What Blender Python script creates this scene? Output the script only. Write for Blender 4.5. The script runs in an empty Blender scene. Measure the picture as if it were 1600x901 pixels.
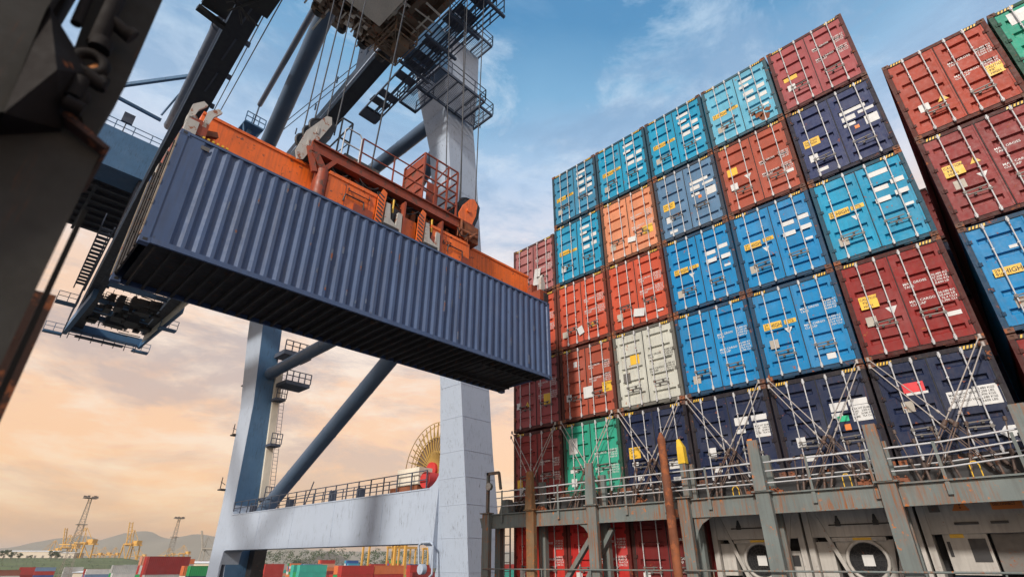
import bpy, math, random
from mathutils import Vector, Matrix
random.seed(7)
R = math.radians
scene = bpy.context.scene
COL = scene.collection

# ------------------------------------------------------------------ camera
YAW, PITCH, ROLL, FPX = R(46.818), R(27.533), R(0.057), 820.04
cy_, sy_, cp_, sp_ = math.cos(YAW), math.sin(YAW), math.cos(PITCH), math.sin(PITCH)
FW = Vector((sy_*cp_, cy_*cp_, sp_))
RT = Vector((cy_, -sy_, 0))
UP = RT.cross(FW)
cr_, sr_ = math.cos(ROLL), math.sin(ROLL)
RT, UP = RT*cr_ + UP*sr_, -RT*sr_ + UP*cr_
cd = bpy.data.cameras.new('camera')
cam = bpy.data.objects.new('camera', cd); COL.objects.link(cam)
cd.sensor_fit = 'HORIZONTAL'; cd.sensor_width = 36; cd.lens = 36*FPX/1600
cd.clip_start = .05; cd.clip_end = 60000
m3 = Matrix((RT, UP, -FW)).transposed()
cam.matrix_world = m3.to_4x4()
scene.camera = cam
cd.dof.use_dof = True; cd.dof.focus_distance = 19; cd.dof.aperture_fstop = 1.3

# ------------------------------------------------------------------ sky, sun, exposure
SUN = Vector((-0.82, -0.24, 0.52)).normalized()
world = bpy.data.worlds.new("World"); scene.world = world
world.use_nodes = True
nt = world.node_tree; nt.nodes.clear()
N = nt.nodes.new; L = nt.links.new
out = N('ShaderNodeOutputWorld'); bg = N('ShaderNodeBackground'); add = N('ShaderNodeAddShader')
bg2 = N('ShaderNodeBackground')
sky = N('ShaderNodeTexSky'); sky.sky_type = 'NISHITA'; sky.sun_disc = False
sky.sun_elevation = math.asin(SUN.z); sky.sun_rotation = math.atan2(SUN.x, SUN.y)
sky.air_density = 1.3; sky.dust_density = 1.5
bg.inputs['Strength'].default_value = 0.05
L(sky.outputs[0], bg.inputs['Color'])
tc = N('ShaderNodeTexCoord'); sep = N('ShaderNodeSeparateXYZ'); L(tc.outputs['Generated'], sep.inputs[0])
# thin high cloud: stretched noise bends the level of the colour bands and gives the wisps
def wnoise(sc, stretch, detail, rough, loc=(0, 0, 0)):
    mp = N('ShaderNodeMapping'); mp.inputs['Scale'].default_value = stretch
    mp.inputs['Location'].default_value = loc
    L(tc.outputs['Generated'], mp.inputs[0])
    n = N('ShaderNodeTexNoise'); n.inputs['Scale'].default_value = sc
    n.inputs['Detail'].default_value = detail; n.inputs['Roughness'].default_value = rough
    n.inputs['Distortion'].default_value = .3
    L(mp.outputs[0], n.inputs['Vector']); return n
def math_(op, a, b, clamp=False):
    n = N('ShaderNodeMath'); n.operation = op; n.use_clamp = clamp
    for i, v in enumerate((a, b)):
        if isinstance(v, (int, float)): n.inputs[i].default_value = v
        else: L(v, n.inputs[i])
    return n.outputs[0]
def ramp(stops, fac):
    r = N('ShaderNodeValToRGB'); e = r.color_ramp.elements
    while len(e) > 1: e.remove(e[0])
    e[0].position = stops[0][0]; e[0].color = (*stops[0][1], 1)
    for p, c in stops[1:]:
        k = e.new(p); k.color = (*c, 1)
    L(fac, r.inputs[0]); return r.outputs[0]
def s2l(r, g, b):
    f = lambda c: (c/255/12.92 if c/255 <= .04045 else ((c/255+.055)/1.055)**2.4)
    return (f(r), f(g), f(b))
nz = wnoise(1.6, (1, 1, 2.2), 5, .55)
nz2 = wnoise(2.9, (1, 1.5, 2.9), 10, .66, (3, 1, 2))
lift = math_('MULTIPLY', math_('SUBTRACT', nz.outputs['Fac'], .5), .16)
elev = math_('ADD', sep.outputs['Z'], lift)
base = ramp([(0, s2l(255, 174, 92)), (.10, s2l(255, 182, 106)), (.25, s2l(253, 194, 134)), (.38, s2l(250, 204, 160)),
             (.46, s2l(244, 214, 190)), (.54, s2l(222, 220, 226)), (.62, s2l(180, 203, 228)), (.72, s2l(116, 171, 208)), (.82, s2l(64, 136, 184)), (1, s2l(45, 110, 165))], elev)
cl = N('ShaderNodeMapRange'); cl.inputs['From Min'].default_value = .48; cl.inputs['From Max'].default_value = .60
L(nz2.outputs['Fac'], cl.inputs['Value'])
clc = ramp([(0, s2l(252, 205, 155)), (.3, s2l(255, 232, 206)), (.45, s2l(250, 240, 232)), (.6, s2l(215, 226, 238)), (.85, s2l(175, 205, 228))], sep.outputs['Z'])
mix = N('ShaderNodeMix'); mix.data_type = 'RGBA'
L(math_('MULTIPLY', cl.outputs[0], .75), mix.inputs[0]); L(base, mix.inputs[6]); L(clc, mix.inputs[7])
nz3 = wnoise(2.6, (1, 1.3, 3.6), 10, .66, (9, 4, 1))
dk = N('ShaderNodeMapRange'); dk.inputs['From Min'].default_value = .46; dk.inputs['From Max'].default_value = .60
L(nz3.outputs['Fac'], dk.inputs['Value'])
mix2 = N('ShaderNodeMix'); mix2.data_type = 'RGBA'
dkc = ramp([(0, s2l(216, 150, 96)), (.4, s2l(180, 164, 156)), (.55, s2l(160, 184, 210)), (.85, s2l(84, 145, 190))], sep.outputs['Z'])
L(math_('MULTIPLY', dk.outputs[0], .85), mix2.inputs[0]); L(mix.outputs[2], mix2.inputs[6]); L(dkc, mix2.inputs[7])
L(mix2.outputs[2], bg2.inputs['Color']); bg2.inputs['Strength'].default_value = .92
L(bg.outputs[0], add.inputs[0]); L(bg2.outputs[0], add.inputs[1]); L(add.outputs[0], out.inputs['Surface'])

sl = bpy.data.lights.new('sun', 'SUN'); sl.energy = 4.0; sl.angle = R(5); sl.color = (1, .93, .84)
so = bpy.data.objects.new('sun', sl); COL.objects.link(so)
so.rotation_euler = (-SUN).to_track_quat('-Z', 'Y').to_euler()
so.location = (0, 0, 60)
vs = scene.view_settings; vs.view_transform = 'Standard'; vs.look = 'None'; vs.exposure = 0; vs.gamma = 1

# ------------------------------------------------------------------ helpers
def tag(o, label=None, cat=None, group=None, kind=None):
    if label: o['label'] = label
    if cat: o['category'] = cat
    if group: o['group'] = group
    if kind: o['kind'] = kind
    return o
def empty(name, loc=(0, 0, 0), label=None, cat=None, group=None, rz=0):
    o = bpy.data.objects.new(name, None); COL.objects.link(o)
    o.location = loc; o.rotation_euler = (0, 0, rz); o.empty_display_size = .3
    return tag(o, label, cat, group)
class MB:
    def __init__(s): s.v = []; s.f = []; s.m = []; s.sm = []; s.el = []
    def add(s, vs, fs, m=0, smooth=False):
        b = len(s.v); f_ = len(s.f); s.v += [tuple(p) for p in vs]; s.el.append((b, len(s.v), f_, f_+len(fs)))
        for f in fs: s.f.append(tuple(b+i for i in f)); s.m.append(m); s.sm.append(smooth)
        return s
    def box(s, x0, x1, y0, y1, z0, z1, m=0):
        x0, x1 = sorted((x0, x1)); y0, y1 = sorted((y0, y1)); z0, z1 = sorted((z0, z1))
        return s.add([(x0, y0, z0), (x1, y0, z0), (x1, y1, z0), (x0, y1, z0), (x0, y0, z1), (x1, y0, z1), (x1, y1, z1), (x0, y1, z1)],
                     [(3, 2, 1, 0), (4, 5, 6, 7), (0, 1, 5, 4), (1, 2, 6, 5), (2, 3, 7, 6), (3, 0, 4, 7)], m)
    def hexa(s, lo, hi, m=0):
        return s.add(list(lo)+list(hi), [(3, 2, 1, 0), (4, 5, 6, 7), (0, 1, 5, 4), (1, 2, 6, 5), (2, 3, 7, 6), (3, 0, 4, 7)], m)
    def bar(s, p, q, w, h=None, m=0, up=(0, 0, 1)):
        h = h or w; p = Vector(p); q = Vector(q); d = (q-p)
        if d.length < 1e-6: return s
        d.normalize(); u = Vector(up)
        if abs(d.dot(u)) > .99: u = Vector((0, 1, 0))
        a = d.cross(u).normalized(); b = a.cross(d).normalized()
        a *= w/2; b *= h/2
        return s.hexa([p-a-b, p+a-b, q+a-b, q-a-b], [p-a+b, p+a+b, q+a+b, q-a+b], m)
    def tube(s, p, q, r, n=8, r2=None, m=0):
        p = Vector(p); q = Vector(q); d = (q-p).normalized(); r2 = r if r2 is None else r2
        u = Vector((0, 0, 1)) if abs(d.z) < .95 else Vector((0, 1, 0))
        a = d.cross(u).normalized(); b = a.cross(d)
        ring = lambda c, rr: [c+a*rr*math.cos(2*math.pi*i/n)+b*rr*math.sin(2*math.pi*i/n) for i in range(n)]
        s.add(ring(p, r)+ring(q, r2), [(i, (i+1) % n, n+(i+1) % n, n+i) for i in range(n)], m, True)
        s.add(ring(p, r)+ring(q, r2), [tuple(range(n))[::-1], tuple(range(n, 2*n))], m)
        return s
    def path(s, pts, r, n=6, m=0):
        for a, b in zip(pts[:-1], pts[1:]): s.tube(a, b, r, n, None, m)
        return s
    def prism(s, poly, vec, m=0):
        n = len(poly); vec = Vector(vec); P = [Vector(p) for p in poly]
        return s.add(P+[p+vec for p in P], [tuple(range(n)), tuple(range(n, 2*n))[::-1]]+[(i, n+i, n+(i+1) % n, (i+1) % n) for i in range(n)], m)
    def torus(s, c, axis, Rr, r, n=24, k=6, m=0, a0=0, a1=2*math.pi):
        c = Vector(c); ax = Vector(axis).normalized(); u = Vector((0, 0, 1)) if abs(ax.z) < .9 else Vector((1, 0, 0))
        a = ax.cross(u).normalized(); b = a.cross(ax)
        full = abs(a1-a0-2*math.pi) < 1e-3; cnt = n if full else n+1; vs = []
        for i in range(cnt):
            t = a0+(a1-a0)*i/n; d = a*math.cos(t)+b*math.sin(t)
            for j in range(k):
                q = 2*math.pi*j/k; vs.append(c+d*(Rr+r*math.cos(q))+ax*r*math.sin(q))
        fs = []
        for i in range(n):
            i2 = (i+1) % cnt if full else i+1
            for j in range(k): fs.append((i*k+j, i*k+(j+1) % k, i2*k+(j+1) % k, i2*k+j))
        return s.add(vs, fs, m, True)
    def rail(s, a, b, h=1.1, step=1.5, r=.025, m=0, bars=2):
        a = Vector(a); b = Vector(b); n = max(1, round((b-a).length/step)); z = Vector((0, 0, 1))
        for i in range(n+1):
            p = a.lerp(b, i/n); s.bar(p, p+z*h, r*2, r*2, m)
        for k in range(bars): s.bar(a+z*h*(k+1)/bars, b+z*h*(k+1)/bars, r*1.7, r*1.7, m)
        return s
    def mesh(s, name, mats):
        me = bpy.data.meshes.new(name); me.from_pydata(s.v, [], s.f)
        for mt in (mats if isinstance(mats, (list, tuple)) else [mats]): me.materials.append(mt)
        me.polygons.foreach_set('material_index', s.m); me.polygons.foreach_set('use_smooth', s.sm); me.update()
        import bmesh
        bm = bmesh.new(); bm.from_mesh(me); bmesh.ops.recalc_face_normals(bm, faces=bm.faces); bm.to_mesh(me); bm.free()
        return me
    def build(s, name, mats, parent=None, world_coords=True):
        """vertices are in world axes; when parented (unrotated parents only) they are made relative to it"""
        if parent is not None and world_coords:
            o_ = Vector((0, 0, 0)); p = parent
            while p is not None: o_ += p.location; p = p.parent
            s.v = [tuple(Vector(v)-o_) for v in s.v]
        if parent is None or len(s.el) < 2 or len(s.el) > 700: return link(name, s.mesh(name, mats), parent)
        # far-apart pieces become parts of their own
        E = []
        for (v0, v1, f0, f1) in s.el:
            if v1 > v0:
                c = s.v[v0:v1]; E.append((tuple(min(p[i] for p in c) for i in range(3)), tuple(max(p[i] for p in c) for i in range(3)), (v0, v1, f0, f1)))
        root = list(range(len(E)))
        def find(a):
            while root[a] != a: root[a] = root[root[a]]; a = root[a]
            return a
        sz = [max(h[i]-l[i] for i in range(3)) for l, h, _ in E]
        for i in range(len(E)):
            for j in range(i):
                if find(i) == find(j): continue
                g2 = sum(max(0., E[i][0][k]-E[j][1][k], E[j][0][k]-E[i][1][k])**2 for k in range(3))
                if g2**.5 <= max(.02, .49*max(sz[i], sz[j])): root[find(i)] = find(j)
        groups = {}
        for i in range(len(E)): groups.setdefault(find(i), []).append(E[i][2])
        res = None
        for ranges in groups.values():
            m_ = MB()
            for v0, v1, f0, f1 in ranges:
                off = len(m_.v)-v0; m_.v += s.v[v0:v1]
                for k in range(f0, f1): m_.f.append(tuple(i+off for i in s.f[k])); m_.m.append(s.m[k]); m_.sm.append(s.sm[k])
            o = link(name, m_.mesh(name, mats), parent); res = res or o
        return res
def link(name, me, parent=None, loc=None, color=None):
    o = bpy.data.objects.new(name, me); COL.objects.link(o); o.parent = parent
    if loc is not None: o.location = loc
    if color is not None: o.color = (*color, 1)
    return o

# ------------------------------------------------------------------ materials
def mat(name, col=None, rough=.5, metal=0, rust=0., streak=0., var=.15, scale=1., bump=0., objcol=False, dirt=0., spec=.5, rustcol=(.16, .05, .018), bleach=.05, srange=(.60, .70)):
    m = bpy.data.materials.new(name); m.use_nodes = True; t = m.node_tree; n = t.nodes; l = t.links
    b = n['Principled BSDF']; b.inputs['Roughness'].default_value = rough; b.inputs['Metallic'].default_value = metal
    b.inputs['Specular IOR Level'].default_value = spec
    tcx = n.new('ShaderNodeTexCoord'); oi = n.new('ShaderNodeObjectInfo')
    off = n.new('ShaderNodeMath'); off.operation = 'MULTIPLY'; off.inputs[1].default_value = 57.; l.new(oi.outputs['Random'], off.inputs[0])
    va = n.new('ShaderNodeVectorMath'); va.operation = 'ADD'; l.new(tcx.outputs['Object'], va.inputs[0]); l.new(off.outputs[0], va.inputs[1])
    def noise(sc, stretch=(1, 1, 1), detail=5, rough_=.6):
        mp = n.new('ShaderNodeMapping'); mp.inputs['Scale'].default_value = stretch; l.new(va.outputs[0], mp.inputs[0])
        x = n.new('ShaderNodeTexNoise'); x.inputs['Scale'].default_value = sc; x.inputs['Detail'].default_value = detail
        x.inputs['Roughness'].default_value = rough_; l.new(mp.outputs[0], x.inputs['Vector']); return x.outputs['Fac']
    def rng(v, a, b_, c=0., d=1.):
        x = n.new('ShaderNodeMapRange'); x.inputs['From Min'].default_value = a; x.inputs['From Max'].default_value = b_
        x.inputs['To Min'].default_value = c; x.inputs['To Max'].default_value = d; l.new(v, x.inputs['Value']); return x.outputs[0]
    def mul(a, b_):
        x = n.new('ShaderNodeMath'); x.operation = 'MULTIPLY'
        for i, q in enumerate((a, b_)):
            if isinstance(q, (int, float)): x.inputs[i].default_value = q
            else: l.new(q, x.inputs[i])
        return x.outputs[0]
    def mx(fac, a, b_, bt='MIX'):
        x = n.new('ShaderNodeMix'); x.data_type = 'RGBA'; x.blend_type = bt
        if isinstance(fac, (int, float)): x.inputs[0].default_value = fac
        else: l.new(fac, x.inputs[0])
        for i, q in ((6, a), (7, b_)):
            if isinstance(q, tuple): x.inputs[i].default_value = (*q[:3], 1)
            else: l.new(q, x.inputs[i])
        return x.outputs[2]
    if objcol: c = oi.outputs['Color']
    else:
        x = n.new('ShaderNodeRGB'); x.outputs[0].default_value = (*col, 1); c = x.outputs[0]
    big = noise(1.1*scale); fine = noise(9*scale, detail=8)
    if var:
        v1 = rng(big, .3, .7, 1-var, 1+var*.6)
        cmb = n.new('ShaderNodeCombineColor')
        for i in range(3): l.new(v1, cmb.inputs[i])
        c = mx(1., c, cmb.outputs[0], 'MULTIPLY')
        # sun-bleached, chalky paint in broad patches
        c = mx(mul(rng(noise(.7*scale, (1, 1, 1)), .5, .8), bleach), c, (.55, .55, .55))
    if dirt:
        st = noise(2.6*scale, (5, 5, .35), 6)
        c = mx(mul(rng(st, .45, .8), dirt), c, (.06, .05, .045))
    if streak:
        st = noise(3.4*scale, (5, 5, .30), 7, .7); pm = noise(.9*scale, (1, 1, .8), 3)
        c = mx(mul(mul(rng(st, srange[0], srange[1]), rng(pm, .42, .58)), streak), c, rustcol)
    if rust:
        f = noise(4.5*scale, detail=9, rough_=.72)
        c = mx(rng(f, .66-rust*.35, .70-rust*.33), c, mx(fine, rustcol, tuple(q*2.2 for q in rustcol)))
    l.new(c, b.inputs['Base Color'])
    rr = rng(fine, .3, .7, max(rough-.12, .05), min(rough+.15, 1)); l.new(rr, b.inputs['Roughness'])
    if bump:
        bp = n.new('ShaderNodeBump'); bp.inputs['Strength'].default_value = bump; bp.inputs['Distance'].default_value = .01
        l.new(fine, bp.inputs['Height']); l.new(bp.outputs[0], b.inputs['Normal'])
    return m
M = {}
M['box'] = mat('container_paint', objcol=True, rough=.62, rust=.14, streak=.5, dirt=.45, var=.16, bump=.05, bleach=.03, spec=.22)
M['boxdoor'] = mat('container_door_paint', objcol=True, rough=.58, rust=.10, streak=.5, dirt=.25, var=.18, bump=.03, bleach=.09, spec=.25)
M['casting'] = mat('rusty_casting', objcol=True, rough=.75, rust=.42, var=.3, bump=.3)
M['galv'] = mat('galvanised_steel', (.47, .47, .48), .5, .1, rust=.16, var=.2)
M['handle'] = mat('worn_handle_steel', (.15, .14, .13), .6, .3, rust=.2, var=.2)
M['rubber'] = mat('door_gasket', (.02, .02, .02), .8)
M['yellow'] = mat('yellow_decal', (.75, .45, .03), .5, rust=.03, var=.12, dirt=.2)
M['black'] = mat('black_decal', (.015, .015, .015), .6)
M['white'] = mat('white_decal', (.60, .60, .59), .5, var=.1, dirt=.12)
M['offwhite'] = mat('weathered_decal', (.42, .38, .32), .6, rust=.1, var=.25)
M['red'] = mat('red_decal', (.62, .02, .03), .5)
M['orange_decal'] = mat('orange_decal', (.70, .20, .03), .5)
M['hang'] = mat('slate_blue_container', (.070, .112, .215), .55, rust=.04, streak=.35, dirt=.4, var=.12, scale=.8, bump=.05, spec=.35, rustcol=(.03, .035, .05))
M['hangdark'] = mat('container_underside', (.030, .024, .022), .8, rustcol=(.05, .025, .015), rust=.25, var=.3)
M['cream'] = mat('cream_door_edge', (.30, .25, .19), .6, rust=.26, streak=.5, var=.25, spec=.2)
M['orange'] = mat('orange_spreader_paint', (.86, .16, .018), .42, rust=.19, streak=.6, dirt=.45, var=.18, scale=1.2, bump=.15, rustcol=(.09, .035, .02))
M['orangedk'] = mat('grimy_orange_paint', (.30, .052, .018), .55, rust=.3, streak=.3, dirt=.5, var=.25, rustcol=(.06, .03, .02))
M['blk'] = mat('black_grease_steel', (.02, .02, .022), .5, rust=.1)
M['whitepaint'] = mat('chipped_white_paint', (.48, .46, .42), .5, rust=.30, streak=.3, dirt=.3)
M['crane'] = mat('pale_crane_paint', (.40, .465, .565), .5, rust=.0, streak=.8, dirt=.0, var=.02, scale=1.3, bleach=0, rustcol=(.12, .13, .16), srange=(.575, .60), spec=.3)
M['craneblue'] = mat('crane_blue_and_shade_paint', (.075, .165, .29), .5, var=.12, dirt=.1, scale=.9, streak=.5, rustcol=(.02, .03, .05), srange=(.55, .60), spec=.3)  # blue of the beams; on the landside legs it paints in shade
M['cranetube'] = mat('crane_tube_paint', (.085, .13, .20), .45, var=.08, dirt=.12, scale=.5, spec=.3)
M['craneshade'] = mat('shaded_girder_paint', (.012, .015, .028), .5, var=.2, dirt=.2, scale=.3)  # near-black stands in for the shade under girders and machinery house
M['grate'] = mat('grating_steel', (.07, .085, .12), .6, .2, var=.2)
M['brownsteel'] = mat('trolley_steel', (.24, .17, .115), .6, .2, rust=.28, var=.3)
M['cab'] = mat('cab_underside', (.75, .68, .56), .5, var=.1, dirt=.2)
M['glass'] = mat('cab_glass', (.04, .07, .09), .1)
M['rope'] = mat('wire_rope', (.05, .05, .055), .5, .5)
M['reelyellow'] = mat('reel_yellow', (.52, .33, .09), .5, dirt=.2)
M['redpaint'] = mat('red_machine_paint', (.55, .03, .03), .45, dirt=.2, rust=.08)
M['bridge'] = mat('lashing_bridge_paint', (.145, .168, .162), .58, rust=.16, streak=.95, dirt=.35, var=.15, scale=1.1, bump=.08, rustcol=(.24, .08, .02), srange=(.47, .62), spec=.25)
M['bridge_rusty'] = mat('rust_stained_bridge_paint', (.22, .14, .075), .7, rust=.3, streak=.95, dirt=.4, var=.3, scale=1.3, bump=.1, rustcol=(.22, .07, .02), srange=(.42, .6), spec=.2)
M['rusty'] = mat('heavy_rust', (.20, .065, .028), .85, rust=.4, var=.4, bump=.5)
M['rodmat'] = mat('rusty_lashing_rod', (.38, .34, .31), .6, .1, rust=.1, var=.3)
M['turn'] = mat('turnbuckle_steel', (.11, .075, .06), .65, .3, rustcol=(.08, .035, .02), rust=.3, var=.3)
M['reefer'] = mat('reefer_white', (.44, .42, .39), .5, rust=.06, streak=.4, dirt=.35, spec=.3, var=.18)
M['dark'] = mat('dark_recess', (.012, .012, .014), .8)
M['deck'] = mat('deck_paint', (.10, .06, .045), .7, rust=.2)
M['hull'] = mat('hull_paint', (.05, .06, .09), .5, rust=.1)
M['postgrey'] = mat('near_post_shaded_paint', (.048, .045, .039), .75, spec=.15, rust=.0, streak=.35, dirt=.4, var=.25, scale=2.2, bump=.2)  # base darkened to paint in the backlit shade of the post
M['dkrust'] = mat('dark_brown_rust', (.05, .02, .012), .8, rust=.35, var=.4, bump=.4)
M['postdark'] = mat('dark_bracket_steel', (.016, .013, .012), .8, spec=.12, rust=.12, var=.3, bump=.3)  # near-black steel for the brackets and shackles
M['asphalt'] = mat('quay_asphalt', (.07, .07, .066), .9, var=.3, scale=.02)
M['grass'] = mat('scrub_green', (.085, .115, .035), .95, var=.5, scale=.03)
M['hillmat'] = mat('hazed_hill_scrub', (.19, .17, .12), .95, var=.3, scale=.001)  # scrub colour lightened and warmed to paint in distance haze
M['farbox'] = mat('yard_container_paint', objcol=True, rough=.5, var=.12, dirt=.2, scale=.3)
M['farcrane'] = mat('yellow_crane_paint', (.62, .34, .07), .5, var=.1)
M['shed'] = mat('pale_shed_cladding', (.55, .47, .38), .6, var=.1, scale=.05)
M['roofw'] = mat('white_roof_sheet', (.75, .75, .73), .5, var=.1, scale=.05)
M['leaf'] = mat('foliage', (.045, .075, .025), .9, var=.5)
M['bark'] = mat('bark', (.08, .06, .04), .9)
M['mast'] = mat('mast_steel', (.34, .30, .25), .6, .3)
M['water'] = mat('harbour_water', (.02, .04, .05), .15, var=.2, scale=.05)

# text lettering as flat meshes
_tx = {}
def text_mesh(s, m, spacing=1.0, line=1.0):
    k = (s, m.name)
    if k in _tx: return _tx[k]
    c = bpy.data.curves.new('lettering', 'FONT'); c.body = s; c.size = 1; c.extrude = 0; c.offset = .012
    c.space_character = spacing; c.space_line = line; c.resolution_u = 2
    o = bpy.data.objects.new('tmp', c); COL.objects.link(o)
    me = bpy.data.meshes.new_from_object(o.evaluated_get(bpy.context.evaluated_depsgraph_get()))
    bpy.data.objects.remove(o); bpy.data.curves.remove(c)
    me.materials.clear(); me.materials.append(m)
    _tx[k] = me
    return me
def lettering(parent, s, m, origin, ux, uy, size, name='lettering', wx=1.0):
    """flat lettering; origin/ux/uy in the parent's axes"""
    me = text_mesh(s, m); o = bpy.data.objects.new(name, me); COL.objects.link(o); o.parent = parent
    ux = Vector(ux).normalized(); uy = Vector(uy).normalized(); uz = ux.cross(uy)
    mt = Matrix((ux*size*wx, uy*size, uz*size)).transposed().to_4x4(); mt.translation = Vector(origin)
    o.matrix_local = mt
    return o

# ------------------------------------------------------------------ setting: ground, water, hills
g = MB(); z = -14.0
g.add([(-30000, 17, z), (30000, 17, z), (30000, 40000, z), (-30000, 40000, z)], [(0, 1, 2, 3)]); 
gr = g.build('ground', M['asphalt']); tag(gr, kind='structure')
w = MB(); w.add([(-30000, -30000, -15.5), (30000, -30000, -15.5), (30000, 17, -15.5), (-30000, 17, -15.5)], [(0, 1, 2, 3)])
tag(w.build('water', M['water']), kind='structure')
q = MB(); q.box(-400, 400, 16.2, 17.02, -17, -13.85); tag(q.build('quay_edge', M['shed']), kind='structure')

def at(px, D, zz=-14.0):
    """ground point at horizontal picture position px (on the horizon line) and D metres deep"""
    d = FW*FPX + RT*(px-800) - UP*(877.5-450.5)
    d = d*(D/FPX); return Vector((d.x, d.y, zz))

def hill_strip(pts, D, thick, name):
    """hill range: a ridge running across, sloping down on both sides"""
    b = MB(); vs = []; n = len(pts)
    for px, yy in pts:
        c = at(px, D, 0); h = (877.5-yy)*D/FPX*1.06
        away = Vector((FW.x, FW.y, 0)).normalized()
        for t, k in ((-1, 0), (-.55, .35), (-.2, .8), (0, 1), (.4, .6), (1, 0)):
            p = c+away*thick*t; jit = random.uniform(-.04, .04)*h if 0 < k < 1 else 0
            vs.append((p.x, p.y, -14.5+(h+14.5)*k+jit))
    for i in range(n-1):
        for j in range(5): b.add([], []); b.f.append((i*6+j, (i+1)*6+j, (i+1)*6+j+1, i*6+j+1)); b.m.append(0); b.sm.append(True)
    b.v = vs
    tag(b.build(name, M['hillmat']), kind='structure')
def ridge(ctrl, step=9, amp=1.2):
    out_ = []; x = ctrl[0][0]
    while x <= ctrl[-1][0]:
        for (x0, y0), (x1, y1) in zip(ctrl[:-1], ctrl[1:]):
            if x0 <= x <= x1:
                t = (x-x0)/(x1-x0); t = t*t*(3-2*t); yv = y0+(y1-y0)*t; break
        out_.append((x, yv+random.uniform(-amp, amp)*.5)); x += step
    return out_
hill_strip(ridge([(-260, 866), (-60, 864), (20, 858), (80, 846), (120, 842), (150, 850), (180, 839), (215, 836), (250, 846), (300, 840), (340, 845), (420, 858), (520, 863)]), 6500, 1400, 'hills')
hill_strip(ridge([(-260, 872), (300, 872), (420, 867), (560, 863), (700, 862), (900, 866), (1300, 862), (1700, 870)]), 8200, 1200, 'hills')

# ------------------------------------------------------------------ containers on the ship
WX, Y0, PITCH_Y, CW = 15.755, 12.205, 2.50, 2.438
LEVEL = [-0.93, 2.03, 4.62, 7.49, 10.40, 13.38]      # base heights of the tiers
HT = [2.88, 2.55, 2.84, 2.88, 2.93, 2.90]

def P(u, v, w=0): return (-w, -u, v)                 # door axes: u right, v up, w out towards the viewer
def corr_side(b, x0, x1, y, ydir, z0, z1, m=0, pitch=.278, depth=.036):
    """trapezoid corrugated side wall along x, ridges vertical; depth goes in ydir"""
    pts = []; x = x0
    while x < x1-1e-6:
        for dx, dd in ((0, 0), (.072, 0), (.139, 1), (.211, 1)):
            if x+dx < x1: pts.append((x+dx, y+ydir*depth*dd))
        x += pitch
    pts.append((x1, y)); n = len(pts)
    b.add([(px, py, z0) for px, py in pts]+[(px, py, z1) for px, py in pts], [(i, i+1, n+i+1, n+i) for i in range(n-1)], m)

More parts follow.
